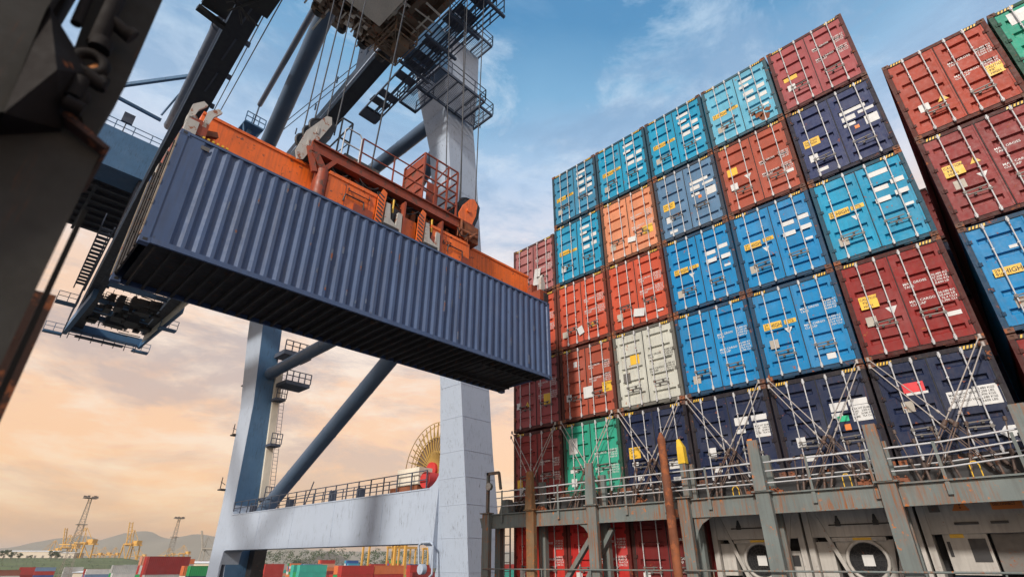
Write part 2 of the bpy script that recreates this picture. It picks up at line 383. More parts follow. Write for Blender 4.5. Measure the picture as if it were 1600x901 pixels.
_ct = {}
def ct_meshes(H):
    if H in _ct: return _ct[H]
    d = {}; Ln = 12.19
    b = MB()                                          # body: rails, roof, floor, corrugated walls, far end
    corr_side(b, .16, Ln-.16, -.02, -1, .16, H-.08); corr_side(b, .16, Ln-.16, -CW+.02, 1, .16, H-.08)
    b.box(.10, Ln, -CW, -CW+.06, 0.02, .16); b.box(.10, Ln, -.06, 0, 0.02, .16)
    b.box(.10, Ln, -CW, -CW+.06, H-.08, H-.01); b.box(.10, Ln, -.06, 0, H-.08, H-.01)
    b.box(.10, Ln, -CW+.06, -.06, H-.05, H-.02); b.box(.10, Ln, -CW+.06, -.06, .10, .15)
    b.box(Ln-.1, Ln, -CW, 0, .0, H); b.box(.12, .16, -CW+.06, -.06, .15, H-.05)
    d['body'] = b.mesh('container_body', M['box'])
    b = MB()                                          # end frame
    b.box(0, .12, -.10, 0, .12, H-.12); b.box(0, .12, -CW, -CW+.10, .12, H-.12)
    b.box(.01, .12, -CW+.17, -.17, H-.14, H-.03); b.box(.01, .12, -CW+.17, -.17, .03, .13)
    b.box(.03, .1, -CW+.3, -CW+.75, -.00, .04); b.box(.03, .1, -.75, -.3, -.00, .04)
    for hy in (-.105, -CW+.105):
        for k in (.16, .38, .62, .84): b.box(-.015, .02, hy-.06, hy+.06, H*k-.045, H*k+.045); b.tube((-.018, hy, H*k-.06), (-.018, hy, H*k+.06), .016, 6)
    d['end_frame'] = b.mesh('container_end_frame', M['box'])
    b = MB(); c = (.18, .16, .12)                      # corner casting with its oval hole
    b.box(.012, .16, -.17, 0, 0, .12)
    for y0, y1, z0, z1 in ((-.17, 0, 0, .035), (-.17, 0, .085, .12), (-.055, 0, .035, .085), (-.17, -.115, .035, .085)): b.box(-.006, .012, y0, y1, z0, z1)
    d['casting'] = b.mesh('corner_casting', M['casting'])
    for key, gv in (('doorA', None), ('doorB', None)):
        W = 1.105; DH = H-.27; b = MB(); dep = .068
        gs = [DH*f for f in ((.13, .31, .49, .67, .86) if key == 'doorA' else (.10, .33, .52, .70, .88))]
        gh = .15; ua, ub = .13, W-.13; ed = .030
        vcur = 0
        def q(u0, v0, u1, v1, w0=0): b.add([P(u0, v0, w0), P(u1, v0, w0), P(u1, v1, w0), P(u0, v1, w0)], [(0, 1, 2, 3)])
        for gg in gs:
            v0, v1 = gg-gh/2, gg+gh/2
            q(0, vcur, W, v0); q(0, v0, ua, v1); q(ub, v0, W, v1)
            o_ = [P(ua, v0), P(ub, v0), P(ub, v1), P(ua, v1)]; i_ = [P(ua+ed, v0+ed*1.6, -dep), P(ub-ed, v0+ed*1.6, -dep), P(ub-ed, v1-ed*.35, -dep), P(ua+ed, v1-ed*.35, -dep)]
            b.add(o_+i_, [(0, 1, 5, 4), (1, 2, 6, 5), (2, 3, 7, 6), (3, 0, 4, 7), (4, 5, 6, 7)])
            vcur = v1
        q(0, vcur, W, DH)
        for (u0, v0, u1, v1) in ((0, 0, W, 0), (0, DH, W, DH), (0, 0, 0, DH), (W, 0, W, DH)):
            b.add([P(u0, v0), P(u1, v1), P(u1, v1, -.05), P(u0, v0, -.05)], [(0, 1, 2, 3)])
        # pressed rim round the leaf
        b.box(-.012, 0, -.05, -.012, .02, DH-.02); b.box(-.012, 0, -W+.012, -W+.05, .02, DH-.02)
        d[key] = b.mesh('container_door', M['boxdoor'])
    b = MB()                                          # locking bar with cams and brackets
    b.tube((-.06, 0, .09), (-.06, 0, H-.10), .0165, 8)
    for zz in (.15, H-.16): b.box(-.072, -.01, -.032, .032, zz-.03, zz+.03); b.tube((-.062, 0, zz-.075), (-.062, 0, zz+.075), .028, 8)
    for k in (.28, .5, .72): b.box(-.07, -.0, -.026, .026, H*k-.014, H*k+.014)
    d['bar'] = b.mesh('locking_bar', M['galv'])
    for s, nm in ((1, 'hr'), (-1, 'hl')):
        b = MB(); zz = .80 if s == 1 else .68
        b.bar((-.075, .05*s, zz), (-.085, -.44*s, zz+.015), .016, .026); b.box(-.07, 0, -.30*s-.025, -.30*s+.025, zz-.035, zz+.035); b.box(-.09, -.01, -.028, .028, zz-.04, zz+.04)
        d[nm] = b.mesh('bar_handle', M['handle'])
    b = MB(); b.box(-.008, .02, -1.228, -1.210, .14, H-.14); b.box(.0, .02, -.112, -.10, .14, H-.14); b.box(.0, .02, -CW+.10, -CW+.112, .14, H-.14)
    b.box(.0, .02, -CW+.1, -.1, H-.145, H-.135); b.box(.0, .02, -CW+.1, -.1, .13, .14)
    d['gasket'] = b.mesh('door_seal', M['rubber'])
    b = MB()                                          # yellow and black height stripes at the head of the end frame
    for u0 in (.19,):
        b.box(.004, .012, -u0-.36, -u0, H-.125, H-.045, 1)
        for i in range(5):
            s0 = u0+.01+i*.07; b.add([P(s0, H-.122, -.0025), P(s0+.035, H-.122, -.0025), P(s0+.06, H-.048, -.0025), P(s0+.025, H-.048, -.0025)], [(0, 1, 2, 3)])
    d['stripe'] = b.mesh('height_stripe', [M['yellow'], M['black']])
    _ct[H] = d; return d

BR = random.Random(99)
def ship_container(col_y, z, H, color, label, stripe=True, rustc=(.10, .045, .03), frame=None, x=WX, group='containers stacked on the ship'):
    d = ct_meshes(H); t = empty('shipping_container', (x, col_y, z), label, 'container', group)
    fr = frame or tuple(c*.22+k for c, k in zip(color, (.014, .009, .007)))  # frame darkened for rusty posts and to paint in the gap shadows
    link('body', d['body'], t, color=color); link('end_frame', d['end_frame'], t, color=fr)
    for y in (0, -CW+.17):
        for zz in (0, H-.12): link('corner_casting', d['casting'], t, (0, y, zz), rustc)
    for u, key in ((.112, 'doorA'), (1.228, 'doorB')):
        dr = link('door', d[key], t, (.02, -u, .135), color)
    jb = BR.choice((0, .04, -.05)); hv = BR.choice((0, 0, .06, .14, -.05))
    for i, u in enumerate((.46+jb, .93, 1.50, 1.97-jb)):
        b = link('locking_bar', d['bar'], t, (.01, -u, 0))
        link('handle', d['hr'] if i % 2 == 0 else d['hl'], b, (0, 0, hv+BR.uniform(-.02, .02)))
    link('door_seal', d['gasket'], t)
    if stripe: link('height_stripe', d['stripe'], t); link('height_stripe', d['stripe'], t, (0, -(CW-.74), 0))
    return t
def decal(t, u, v, w, h, m, name='decal', out_=.006, ang=0):
    u += BR.uniform(-.03, .03); v += BR.uniform(-.04, .04)
    b = MB(); b.box(.001, -.003, -w, 0, 0, h); o = link(name, b.mesh(name, m), t, (.02-out_+.0, -u, v)); o.rotation_euler = (R(ang), 0, 0); return o
def txt(t, s, u, v, size, m, name='lettering', wx=1.0, out_=.004):
    return lettering(t, s, m, (.02-out_-.002, -u, v), (0, -1, 0), (0, 0, 1), size, name, wx)
def dtxt(o, s, u, v, size, m, wx=1.0):               # lettering on a decal (sub-part)
    return lettering(o, s, m, (-.006, -u, v), (0, -1, 0), (0, 0, 1), size, 'lettering', wx)

def high_sign(t, v=1.42, u=.24, two=True):
    o = decal(t, u, v, .52, .21, M['yellow'], 'height_sign')
    dtxt(o, "29", .025, .115, .11, M['black']); dtxt(o, "9\u00bd", .025, .015, .11, M['black']); dtxt(o, "HIGH", .175, .04, .165, M['black'], .85)
    if two:
        o = decal(t, u+.58, v+.04, .38, .13, M['yellow'], 'height_sign'); dtxt(o, "WARNING\nHIGH CUBE", .02, .078, .058, M['black'], .8)
def caution(t, u=.25, v=1.42):
    o = decal(t, u, v, .42, .36, M['yellow'], 'caution_sign'); dtxt(o, "CAUTION\n  9'6\"\n  HIGH", .02, .25, .105, M['black'], .85)
def weights(t, v=1.75, m='white', u=1.33):
    txt(t, "MAX GROSS\nTARE", u, v, .092, M[m], 'weight_lettering'); txt(t, "MAX CARGO\nCU CAP", u, v-.50, .092, M[m], 'weight_lettering')
    txt(t, "30,480 KG\n67,200 LB\n 3,900 KG\n 8,600 LB", u+.62, v+.07, .078, M[m], 'weight_lettering')
    txt(t, "26,580 KG\n58,600 LB\n 76.4 CU.M\n2,700 CU.FT", u+.62, v-.43, .078, M[m], 'weight_lettering')
def patches(t, rows, m='white'):
    for (u, v, w_, h) in rows: decal(t, u+.02, v+.01, w_*.86, h*.86, M[m], 'white_panel')
def triangle(t, u, v, s, m='yellow', down=False, out_=.008):
    b = MB(); k = -1 if down else 1
    b.prism([(0, 0, 0), (0, -s, 0), (0, -s/2, k*s*.86)], (-.004, 0, 0))
    o = link('warning_triangle', b.mesh('warning_triangle', M[m]), t, (.02-out_+.004, -u, v))
    if m in ('yellow', 'orange_decal'): lettering(o, "!", M['black'], (-.0055, -s/2+.03, s*.15), (0, -1, 0), (0, 0, 1), s*.7)
    return o
def tag_plate(t, u=.28, v=.55, m='offwhite'): decal(t, u, v, .24, .26, M[m], 'data_plate')
blueW = [(1.45, 1.78, .42, .17), (1.93, 1.86, .36, .17), (1.45, 1.45, .42, .17), (1.93, 1.5, .36, .17), (2.0, 1.12, .24, .1)]
blueW5 = [(1.36, 2.25, .55, .16), (1.36, 2.0, .40, .14), (1.42, 1.62, .42, .2), (1.92, 1.64, .3, .2), (1.45, 1.25, .38, .2), (1.9, 1.27, .3, .2), (1.92, .80, .28, .12)]
navyW = [(1.38, 1.92, .80, .15), (1.38, 1.66, .42, .2), (1.85, 1.72, .48, .12), (1.9, 1.2, .42, .36), (1.38, 1.38, .36, .13)]

C_CYAN = (.010, .27, .46); C_BLUE = (.004, .20, .45); C_PALE = (.12, .40, .56); C_FADED = (.045, .22, .37)
C_STEEL = (.10, .20, .33); C_NAVY = (.007, .015, .05); C_INDIGO = (.030, .042, .115)
C_ROR = (.50, .080, .038); C_ORG = (.62, .245, .13); C_BRN = (.36, .078, .045); C_MAR = (.24, .036, .035); C_PINK = (.33, .075, .08)
C_DRED = (.235, .018, .016); C_GRN = (.025, .30, .20); C_WHT = (.50, .50, .44); C_GBR = (.36, .060, .035); C_PL = (.36, .13, .13)
def colY(k): return Y0-PITCH_Y*k
spec = {   # (column, tier): colour, label, decorate
 (0, 5): (C_FADED, 'faded blue container at the left end of the top tier with white panels', 'b5'),
 (1, 5): (C_CYAN, 'bright blue container in the top tier directly above the salmon orange one', 'b5'),
 (2, 5): (C_CYAN, 'bright blue container in the top tier above the steel blue one', 'b5'),
 (3, 5): (C_PALE, 'pale bleached blue container with rusty patches in the top tier', 'b5r'),
 (4, 5): (C_PINK, 'dull maroon container at the right end of the top tier, above the indigo one', 'mar'),
 (0, 4): (C_CYAN, 'bright blue container under the faded blue one, left of the salmon orange one', 'b4'),
 (1, 4): (C_ORG, 'salmon orange container between bright blue and steel blue ones', 'org'),
 (2, 4): (C_STEEL, 'dull steel blue container with white panels right of the salmon orange one', 'nav'),
 (3, 4): (C_BRN, 'brick red container with white triangle under the pale bleached blue one', 'brn'),
 (4, 4): (C_INDIGO, 'dark indigo container with white panels under the dull maroon one', 'nav'),
 (0, 3): (C_ROR, 'orange red container above the brick one, at the left of two orange red ones', 'ror'),
 (1, 3): (C_ROR, 'orange red container with a torn white sheet, above the grey white one', 'ror2'),
 (2, 3): (C_BLUE, 'blue container with four white panels under the steel blue one', 'b3'),
 (3, 3): (C_BLUE, 'blue container with four white panels under the brick red one', 'b3'),
 (4, 3): (C_CYAN, 'bright blue container with height sign under the dark indigo one', 'b3'),
 (0, 2): (C_BRN, 'brick coloured container directly above the teal green one', 'brn2'),
 (1, 2): (C_WHT, 'grey white container with black lettering above the lashing bridge', 'wht'),
 (2, 2): (C_BLUE, 'blue container with white weight lettering right of the grey white one', 'b2'),
 (3, 2): (C_BLUE, 'blue container with white weight lettering left of the dark red one', 'b2h'),
 (4, 2): (C_DRED, 'dark red container with caution sign and white triangle under a blue one', 'dred'),
 (0, 1): (C_GRN, 'teal green container behind the lashing bridge rails', 'grn'),
 (1, 1): (C_NAVY, 'navy container with yellow caution sign between the green one and another navy one', 'nv1'),
 (2, 1): (C_NAVY, 'navy container with white panels behind the yellow topped bollard post', 'nv'),
 (3, 1): (C_NAVY, 'navy container with white panels and a small green label', 'nvg'),
 (4, 1): (C_NAVY, 'navy container with a red and white rectangle, far right of its tier', 'nvr'),
}
boxes = {}
for (c, r), (colr, lab, deco) in spec.items():
    H = HT[r]; t = ship_container(colY(c)-.03, LEVEL[r], H, colr, lab); boxes[c, r] = t
    if deco in ('b5', 'b5r'): high_sign(t, 1.30); patches(t, blueW5); tag_plate(t)
    elif deco == 'b4': high_sign(t, 1.35); patches(t, blueW5[:6]); tag_plate(t, m='white')
    elif deco == 'mar': weights(t, 2.0); decal(t, .26, 1.28, .42, .17, M['yellow'], 'caution_sign'); tag_plate(t, .30, .8, 'white')
    elif deco == 'org': weights(t, 1.7); caution(t, 1.8, .75); tag_plate(t); decal(t, 1.1, .62, .34, .22, M['white'], 'paper_sheet', .05, 8)
    elif deco == 'nav': patches(t, navyW); o = decal(t, .25, 1.32, .46, .30, M['yellow'], 'caution_sign'); dtxt(o, "CAUTION\n9'6\" HIGH", .03, .17, .1, M['black'], .8); tag_plate(t, .28, .72, 'white'); decal(t, 1.62, 1.25, .12, .12, M['orange_decal'], 'orange_label'); decal(t, .35, .25, .3, .12, M['white'], 'white_label')
    elif deco == 'brn': weights(t, 1.55); o = decal(t, .26, 1.5, .34, .30, M['yellow'], 'caution_sign'); triangle(t, .78, 1.35, .24, 'white', True); tag_plate(t, .28, .95, 'white'); decal(t, 2.0, .70, .26, .12, M['white'], 'white_label')
    elif deco == 'ror': weights(t, 1.8); triangle(t, 1.55, .62, .22); tag_plate(t, .22, .5); decal(t, 1.05, .42, .26, .34, M['white'], 'paper_sheet', .05, -18)
    elif deco == 'ror2': weights(t, 1.8); tag_plate(t, .30, .5); decal(t, 1.0, .45, .44, .30, M['white'], 'paper_sheet', .06, 12); decal(t, 1.9, .32, .28, .07, M['white'], 'white_label')
    elif deco == 'b3':
        high_sign(t, 1.48); patches(t, blueW); tag_plate(t, .27, .55); triangle(t, .78, 1.35, .20, 'white', True)
        if c == 4: decal(t, 1.5, 2.35, .5, .16, M['white'], 'white_panel')
    elif deco == 'brn2': weights(t, 1.9); caution(t, 1.9, .82); tag_plate(t, .22, .75, 'white'); decal(t, 1.05, .7, .4, .42, M['white'], 'paper_sheet', .05, 0); decal(t, .66, 2.05, .16, .22, M['white'], 'round_label')
    elif deco == 'wht': weights(t, 1.7, 'black'); decal(t, .62, 1.55, .36, .34, M['yellow'], 'caution_sign'); decal(t, .28, .95, .28, .32, M['handle'], 'dark_plate')
    elif deco == 'b2': weights(t, 1.75); tag_plate(t, .30, .42, 'offwhite')
    elif deco == 'b2h': high_sign(t, 1.55); weights(t, 1.85); triangle(t, .80, 1.45, .22, 'white', True); tag_plate(t, .30, .95); decal(t, 1.65, .32, .22, .16, M['white'], 'white_label')
    elif deco == 'dred': weights(t, 1.75); caution(t, .26, 1.42); triangle(t, .80, 1.30, .26, 'white', True); tag_plate(t, .30, .92); decal(t, 1.95, .72, .28, .11, M['white'], 'white_label')
    elif deco == 'grn': weights(t, 1.3); decal(t, .22, 1.45, .38, .55, M['white'], 'white_panel'); tag_plate(t, .28, .35, 'white'); decal(t, .26, .75, .34, .12, M['white'], 'white_panel')
    elif deco == 'nv1': caution(t, .22, 1.02); patches(t, [(.3, .72, .26, .14), (1.6, .55, .5, .28), (.42, .32, .26, .16), (1.7, .2, .4, .14)])
    elif deco in ('nv', 'nvg'):
        patches(t, [(1.36, 1.50, .46, .26), (1.84, 1.58, .50, .18), (1.36, 1.28, .30, .14), (.40, .72, .26, .30), (.5, .32, .28, .14)])
        o = decal(t, 1.84, 1.12, .54, .40, M['white'], 'weight_panel'); dtxt(o, "MAX WT 30,480 KG\nTARE    3,900 KG\nNET    26,580 KG\nCUBE   76.4 CU.M", .03, .29, .068, M['black'], .85)
        decal(t, 1.62, .98, .14, .15, M['orange_decal'], 'orange_label')
        if deco == 'nvg':
            b = MB(); b.box(0, -.004, -.26, 0, 0, .14); link('green_label', b.mesh('green_label', mat('green_decal', (.01, .45, .22))), t, (.012, -1.50, 1.20))
    elif deco == 'nvr':
        decal(t, .58, 1.66, .44, .24, M['red'], 'red_label'); decal(t, .58, 1.60, .44, .058, M['white'], 'white_label'); tag_plate(t, .45, 1.22, 'offwhite')
        o = decal(t, 1.33, 1.12, .48, .38, M['white'], 'weight_panel'); dtxt(o, "MAX GROSS WGT\nTARE WGT\nMAX CARGO WGT", .03, .27, .075, M['black'], .85)
        o = decal(t, 1.86, 1.12, .48, .44, M['white'], 'weight_panel'); dtxt(o, "30,480 KGS\n67,200 LBS\n 3,900 KGS\n26,580 KGS\n58,600 LBS", .05, .35, .07, M['black'])
        b = MB(); b.prism([(0, 0, .12), (0, -.12, .26), (0, -.36, .26), (0, -.36, .06), (0, -.12, 0)], (-.004, 0, 0)); link('white_arrow_label', b.mesh('arrow_label', M['white']), t, (.01, -2.0, .36))
t = boxes[3, 5]
for pu, pv, pr_ in ((1.75, .52, .17), (2.05, .60, .12), (1.55, .66, .08), (.62, .70, .09), (.95, 1.05, .06), (1.95, .35, .2), (.5, 1.3, .05)):
    b = MB(); n = 11; b.prism([(0, -pr_*1.3*BR.uniform(.4, 1)*math.cos(2*math.pi*i/n), pr_*BR.uniform(.35, 1)*math.sin(2*math.pi*i/n)) for i in range(n)], (-.003, 0, 0)); link('rust_patch', b.mesh('rust_patch', M['rusty']), t, (.0165, -pu, pv))
# right hand stack beyond the gap
GY = -0.62
rs = [(0, 4, C_GBR, 'red brown container on top of the right hand stack beside a green one', 'g4'), (0, 3, C_MAR, 'dark maroon container with caution sign, second from top of the right hand stack', 'g3'),
      (0, 2, C_BLUE, 'blue container with height sign in the right hand stack beyond the dark gap', 'g2'), (0, 1, C_DRED, 'deep red container at the foot of the right hand stack', 'g1'),
      (0, 0, C_DRED, 'deep red container under the right hand stack at deck level', ''),
      (1, 4, C_GRN, 'green container with white panel at the top right corner of the photo', 'h4'), (1, 3, C_MAR, 'maroon container below the green one at far right', ''),
      (1, 2, C_BLUE, 'blue container at far right under the maroon one', ''), (1, 1, C_BRN, 'brick red container at far right near the stack foot', ''), (1, 0, C_NAVY, 'navy container at far right on deck level', '')]
for k, r, colr, lab, deco in rs:
    t = ship_container(GY-PITCH_Y*k, LEVEL[r]+.0+(.30 if r > 1 else .0)*0, HT[r], colr, lab)
    if deco == 'g4': weights(t, 1.95); tag_plate(t, .34, .82, 'white'); triangle(t, .80, .92, .24); caution(t, 1.95, 1.0)
    elif deco == 'g3': weights(t, 1.75); tag_plate(t, .30, 1.0); caution(t, .26, 1.42); triangle(t, .80, 1.62, .22); triangle(t, .82, 1.3, .22, 'white', True)
    elif deco == 'g2': high_sign(t, 1.35, .30); tag_plate(t, .40, .55); triangle(t, .95, 1.22, .2, 'white', True); decal(t, .75, 1.95, .16, .08, M['white'], 'white_label')
    elif deco == 'h4': decal(t, .30, 2.25, .7, .42, M['white'], 'white_panel'); decal(t, 1.4, 1.5, .5, .3, M['white'], 'white_panel')
# outer (quay side) column
ay = Y0+PITCH_Y-.03
for r, colr, lab, ht in ((4, C_PL, 'pale maroon container on top of the quay side column, behind the spreader end', 2.75), (3, C_ROR, 'orange red container in the quay side column, mostly hidden by the hanging one', 2.86), (2, C_PINK, 'brick pink container in the quay side column beside the hanging container', 2.84), (1, C_MAR, 'maroon container at the foot of the quay side column above the bridge', 2.55)):
    t = ship_container(ay, LEVEL[r], ht, colr, lab); weights(t, 1.75 if r > 1 else 1.3)
    if r == 4: decal(t, .45, .9, .3, .4, M['yellow'], 'caution_sign'); decal(t, 1.2, .5, .35, .8, M['white'], 'paper_sheet', .06, 10)
    if r == 2: triangle(t, .62, .95, .24); tag_plate(t, .18, .9, 'white'); decal(t, 1.6, .9, .34, .42, M['yellow'], 'caution_sign')
    if r == 1: decal(t, .2, .5, .26, .3, M['yellow'], 'caution_sign'); tag_plate(t, .28, .2, 'white')
# tier below the bridge walkway
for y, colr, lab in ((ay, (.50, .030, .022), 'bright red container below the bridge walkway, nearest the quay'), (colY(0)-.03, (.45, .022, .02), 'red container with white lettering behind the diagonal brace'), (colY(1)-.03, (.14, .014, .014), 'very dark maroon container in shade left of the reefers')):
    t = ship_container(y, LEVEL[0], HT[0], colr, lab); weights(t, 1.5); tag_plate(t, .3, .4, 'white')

# refrigerated containers: white frame, upper hatch panel, dark machinery recess, round fan, V braces
def reefer(col_y, label, variant):
    H = HT[0]; t = empty('refrigerated_container', (WX+.25, col_y, LEVEL[0]), label, 'container', 'refrigerated containers under the bridge walkway')
    b = MB(); Ln = 12.1
    b.box(.5, Ln, -CW, 0, 0, H); b.build('body', M['reefer'], t, False)
    b = MB(); b.box(0, .5, -.14, 0, .0, H); b.box(0, .5, -CW, -CW+.14, 0, H); b.box(0.02, .5, -CW+.14, -.14, H-.10, H); b.box(.02, .5, -CW+.14, -.14, 0, .16)
    for zz in [i*.33+.2 for i in range(8)]:
        for yy in (-.11, -CW+.11): b.tube((-.012, yy, zz), (.0, yy, zz), .016, 6)
    b.build('end_frame', M['reefer'], t, False)
    b = MB(); b.box(.06, .5, -CW+.14, -.14, 1.50, H-.10); b.build('upper_panel', M['reefer'], t, False)
    b = MB(); b.box(.44, .5, -CW+.14, -.14, .16, 1.50); b.build('machinery_recess', M['dark'], t, False)
    if variant == 0:
        b = MB(); b.box(.045, .06, -1.85, -.62, 1.78, 2.30); b.build('hatch', M['reefer'], t, False)
        b = MB(); b.box(.02, .045, -1.95, -.58, 1.755, 1.785)
        for y in (-.8, -1.62): b.box(.0, .045, y-.06, y+.06, 1.74, 1.84); b.hexa([(0.01, y-.05, 1.84), (.045, y-.05, 1.84), (.045, y+.05, 1.84), (.01, y+.05, 1.84)], [(.02, y-.02, 1.98), (.045, y-.02, 1.98), (.045, y+.02, 1.98), (.02, y+.02, 1.98)])
        b.build('hatch_latch', M['blk'], t, False)
        b = MB(); cyy, czz = -1.22, .98                 # fan shroud
        b.box(.12, .44, -1.72, -.55, 1.40, 1.49); n = 24
        ring = [(.16, cyy+.44*math.cos(2*math.pi*i/n), czz+.44*math.sin(2*math.pi*i/n)) for i in range(n)]
        outp = [(-1.88, .55), (-1.74, 1.42), (-.58, 1.42), (-.70, .55), (-.95, .34), (-1.58, .34)]
        b.torus((.14, cyy, czz), (1, 0, 0), .43, .045, 24, 6)
        b.hexa([(.2, -1.70, .40), (.44, -1.70, .40), (.44, -.74, .40), (.2, -.74, .40)], [(.2, -1.85, 1.42), (.44, -1.85, 1.42), (.44, -.58, 1.42), (.2, -.58, 1.42)])
        b.build('fan_housing', M['reefer'], t, False)
        b = MB(); b.tube((.185, cyy, czz), (.215, cyy, czz), .41, 28); b.build('fan_opening', M['dark'], t, False)
        b = MB()
        for rr in (.12, .19, .26, .33, .40): b.torus((.17, cyy, czz), (1, 0, 0), rr*.95, .007, 24, 4)
        for i in range(8): a = math.pi*i/8; b.bar((.17, cyy+.45*math.cos(a), czz+.45*math.sin(a)), (.17, cyy-.45*math.cos(a), czz-.45*math.sin(a)), .012)
        b.build('fan_grille', M['blk'], t, False)
        b = MB(); b.box(.155, .162, cyy-.13, cyy+.11, czz-.12, czz+.12); b.build('fan_label', M['white'], t, False)
        b = MB(); b.box(.19, .2, -1.35, -1.05, 1.33, 1.39); b.build('red_label', M['red'], t, False)
        b = MB(); b.box(.10, .12, -1.42, -1.02, 1.42, 1.475); b.build('yellow_label', M['yellow'], t, False)
        b = MB(); b.bar((.05, -.18, 1.9+.4), (.03, -.98, .22), .035, .09); b.bar((.05, -CW+.18, 2.3), (.03, -1.72, .22), .035, .09); b.build('v_brace', M['reefer'], t, False)
        b = MB(); b.box(.15, .44, -.52, -.16, .62, 1.40); b.build('control_box', M['reefer'], t, False)
        b = MB(); b.box(.12, .44, -2.25, -1.95, .3, 1.2); b.build('electrical_box', M['reefer'], t, False)
        b = MB(); b.box(.11, .12, -2.2, -2.0, .85, 1.1); b.build('display', M['blk'], t, False)
    else:
        b = MB()
        for y0, y1 in ((-1.12, -.48), (-1.95, -1.22)): b.box(.045, .06, y0, y1, 1.86, 2.32)
        b.build('access_panel', M['reefer'], t, False)
        triangle(t, .66, 1.96, .32, 'orange_decal', False, -.02)
        o = decal(t, 1.36, 2.36, .52, .34, M['orange_decal'], 'warning_label', -.02+.0)
        o.location = (.04, -1.36, 1.95); dtxt(o, "CAUTION\nHIGH VOLTAGE\nDISCONNECT", .03, .23, .075, M['black'], .8)
        b = MB(); b.box(.01, .06, -.44, -.24, 1.95, 2.22); b.build('connector_box', M['handle'], t, False)
        b = MB(); b.box(.12, .44, -1.10, -.32, .70, 1.55); b.build('control_box', M['reefer'], t, False)
        b = MB(); b.box(.105, .12, -1.05, -.75, .95, 1.40); b.box(.105, .12, -.42, -.36, 1.05, 1.35); b.build('display', M['blk'], t, False)
        b = MB(); b.box(.2, .44, -2.0, -1.16, .72, 1.55); b.build('fan_shroud', M['handle'], t, False)
        b = MB(); b.box(.11, .12, -.70, -.45, 1.42, 1.50); b.build('yellow_label', M['yellow'], t, False)
        b = MB(); b.box(.15, .44, -2.1, -.30, .5, .66); b.build('blue_bar', M['craneblue'], t, False)
        b = MB(); b.box(.0, .04, -1.05, -.62, 1.68, 1.73); b.box(.0, .04, -1.55, -1.25, 1.68, 1.73); b.build('handhold', M['blk'], t, False)
reefer(colY(2)-.03, 'white refrigerated container with round fan, left of the two fan units', 0)
reefer(colY(3)-.03, 'white refrigerated container with round fan and white centre label, right of the two fan units', 0)
reefer(colY(4)-.03, 'shaded refrigerated container with orange warning labels at lower right', 1)

# ------------------------------------------------------------------ ship deck, hatch, hull
b = MB(); b.box(-30, 60, -40, 15.6, -2.2, -1.6); b.box(-30, 60, -40, 15.9, -15.4, -2.2)
d_ = b.build('ship_hull', M['hull']); tag(d_, 'dark hull and deck of the container ship beneath the stacks', 'ship')
b = MB(); b.box(15.5, 28.2, -20, 15.0, -1.6, -.935); tag(b.build('hatch_cover', M['deck']), 'flat steel hatch cover carrying the container stacks', 'hatch')

b = MB(); b.box(15.52, 15.72, -8.2, 14.9, 1.36, 2.0); tag(b.build('gap_shade_beam', M['blk']), 'long black beam added to darken the gap under the navy containers behind the walkway', 'beam')  # black beam added to darken the gap above the reefers
for r, colr, nm in ((0, C_NAVY, 'lowest'), (1, C_DRED, 'second'), (2, C_NAVY, 'third'), (3, C_BRN, 'fourth'), (4, C_NAVY, 'fifth'), (5, C_DRED, 'topmost')):  # next bay added to close the gap, its colours dimmed for shade
    ship_container(.75, LEVEL[r], HT[r], tuple(c*.6 for c in colr), '%s container of the next bay, added and dimmed to darken the narrow gap' % nm, x=WX+13.0, group='containers of the next bay')

# ------------------------------------------------------------------ lashing bridge in front of the stacks
lb = empty('lashing_bridge', (15.0, 7, -1.6), 'grey green rust streaked lashing bridge with rails in front of the container stacks', 'walkway')
posts = [15.0, 12.85, 10.30, 7.22, 5.05, 2.36, -.25]
for i, y in enumerate(posts):
    b = MB(); top = 1.62 if i == 0 else 2.85
    if i != 3:
        b.box(14.58, 14.74, y-.17, y+.17, -1.6, 1.6)
        if i > 0: b.hexa([(14.50, y-.15, 1.6), (14.74, y-.15, 1.6), (14.74, y+.15, 1.6), (14.50, y+.15, 1.6)], [(14.58, y-.13, top), (14.66, y-.13, top), (14.66, y+.13, top), (14.58, y+.13, top)])
    else: b.box(14.58, 14.74, y-.15, y+.15, -1.6, 1.6)
    b.box(14.52, 14.78, y-.24, y+.24, 1.575, 1.61)
    b.build('post', M['bridge_rusty' if i == 1 else 'bridge'], lb)
    b = MB(); b.box(15.22, 15.40, y-.13, y+.13, -1.6, 1.5)
    b.box(15.24, 15.36, y-.13, y+.13, 1.5, 2.55 if i else 1.6); b.build('rear_post', M['bridge'], lb)
    # knee brackets under the walkway
    b = MB()
    for s in (-1, 1): b.prism([(14.86, y+s*.17, 1.12), (14.86, y+s*.17, 1.46), (14.86, y+s*.50, 1.46), (14.86, y+s*.40, 1.22), (14.86, y+s*.40, 1.12)], (-.10, 0, 0))
    b.build('bracket', M['bridge'], lb)
for a_, c_ in zip(posts[:-1], posts[1:]):
    b = MB(); b.box(14.75, 14.79, c_+.0, a_, 1.10, 1.52); b.box(14.68, 14.84, c_+.17, a_-.17, 1.525, 1.56); b.box(14.72, 14.82, c_+.17, a_-.17, 1.08, 1.105)
    b.build('beam', M['bridge'], lb)
b = MB(); b.prism([(14.77, 7.05, 1.10), (14.77, 6.4, 1.10), (14.77, 6.62, 1.04), (14.77, 6.82, .93), (14.77, 6.96, .76), (14.77, 7.05, .52)], (.03, 0, 0)); b.build('haunch', M['bridge'], lb)
b = MB(); b.prism([(14.77, 10.5, 1.10), (14.77, 11.0, 1.10), (14.77, 10.75, .98), (14.77, 10.55, .74)], (.03, 0, 0)); b.build('haunch', M['bridge'], lb)
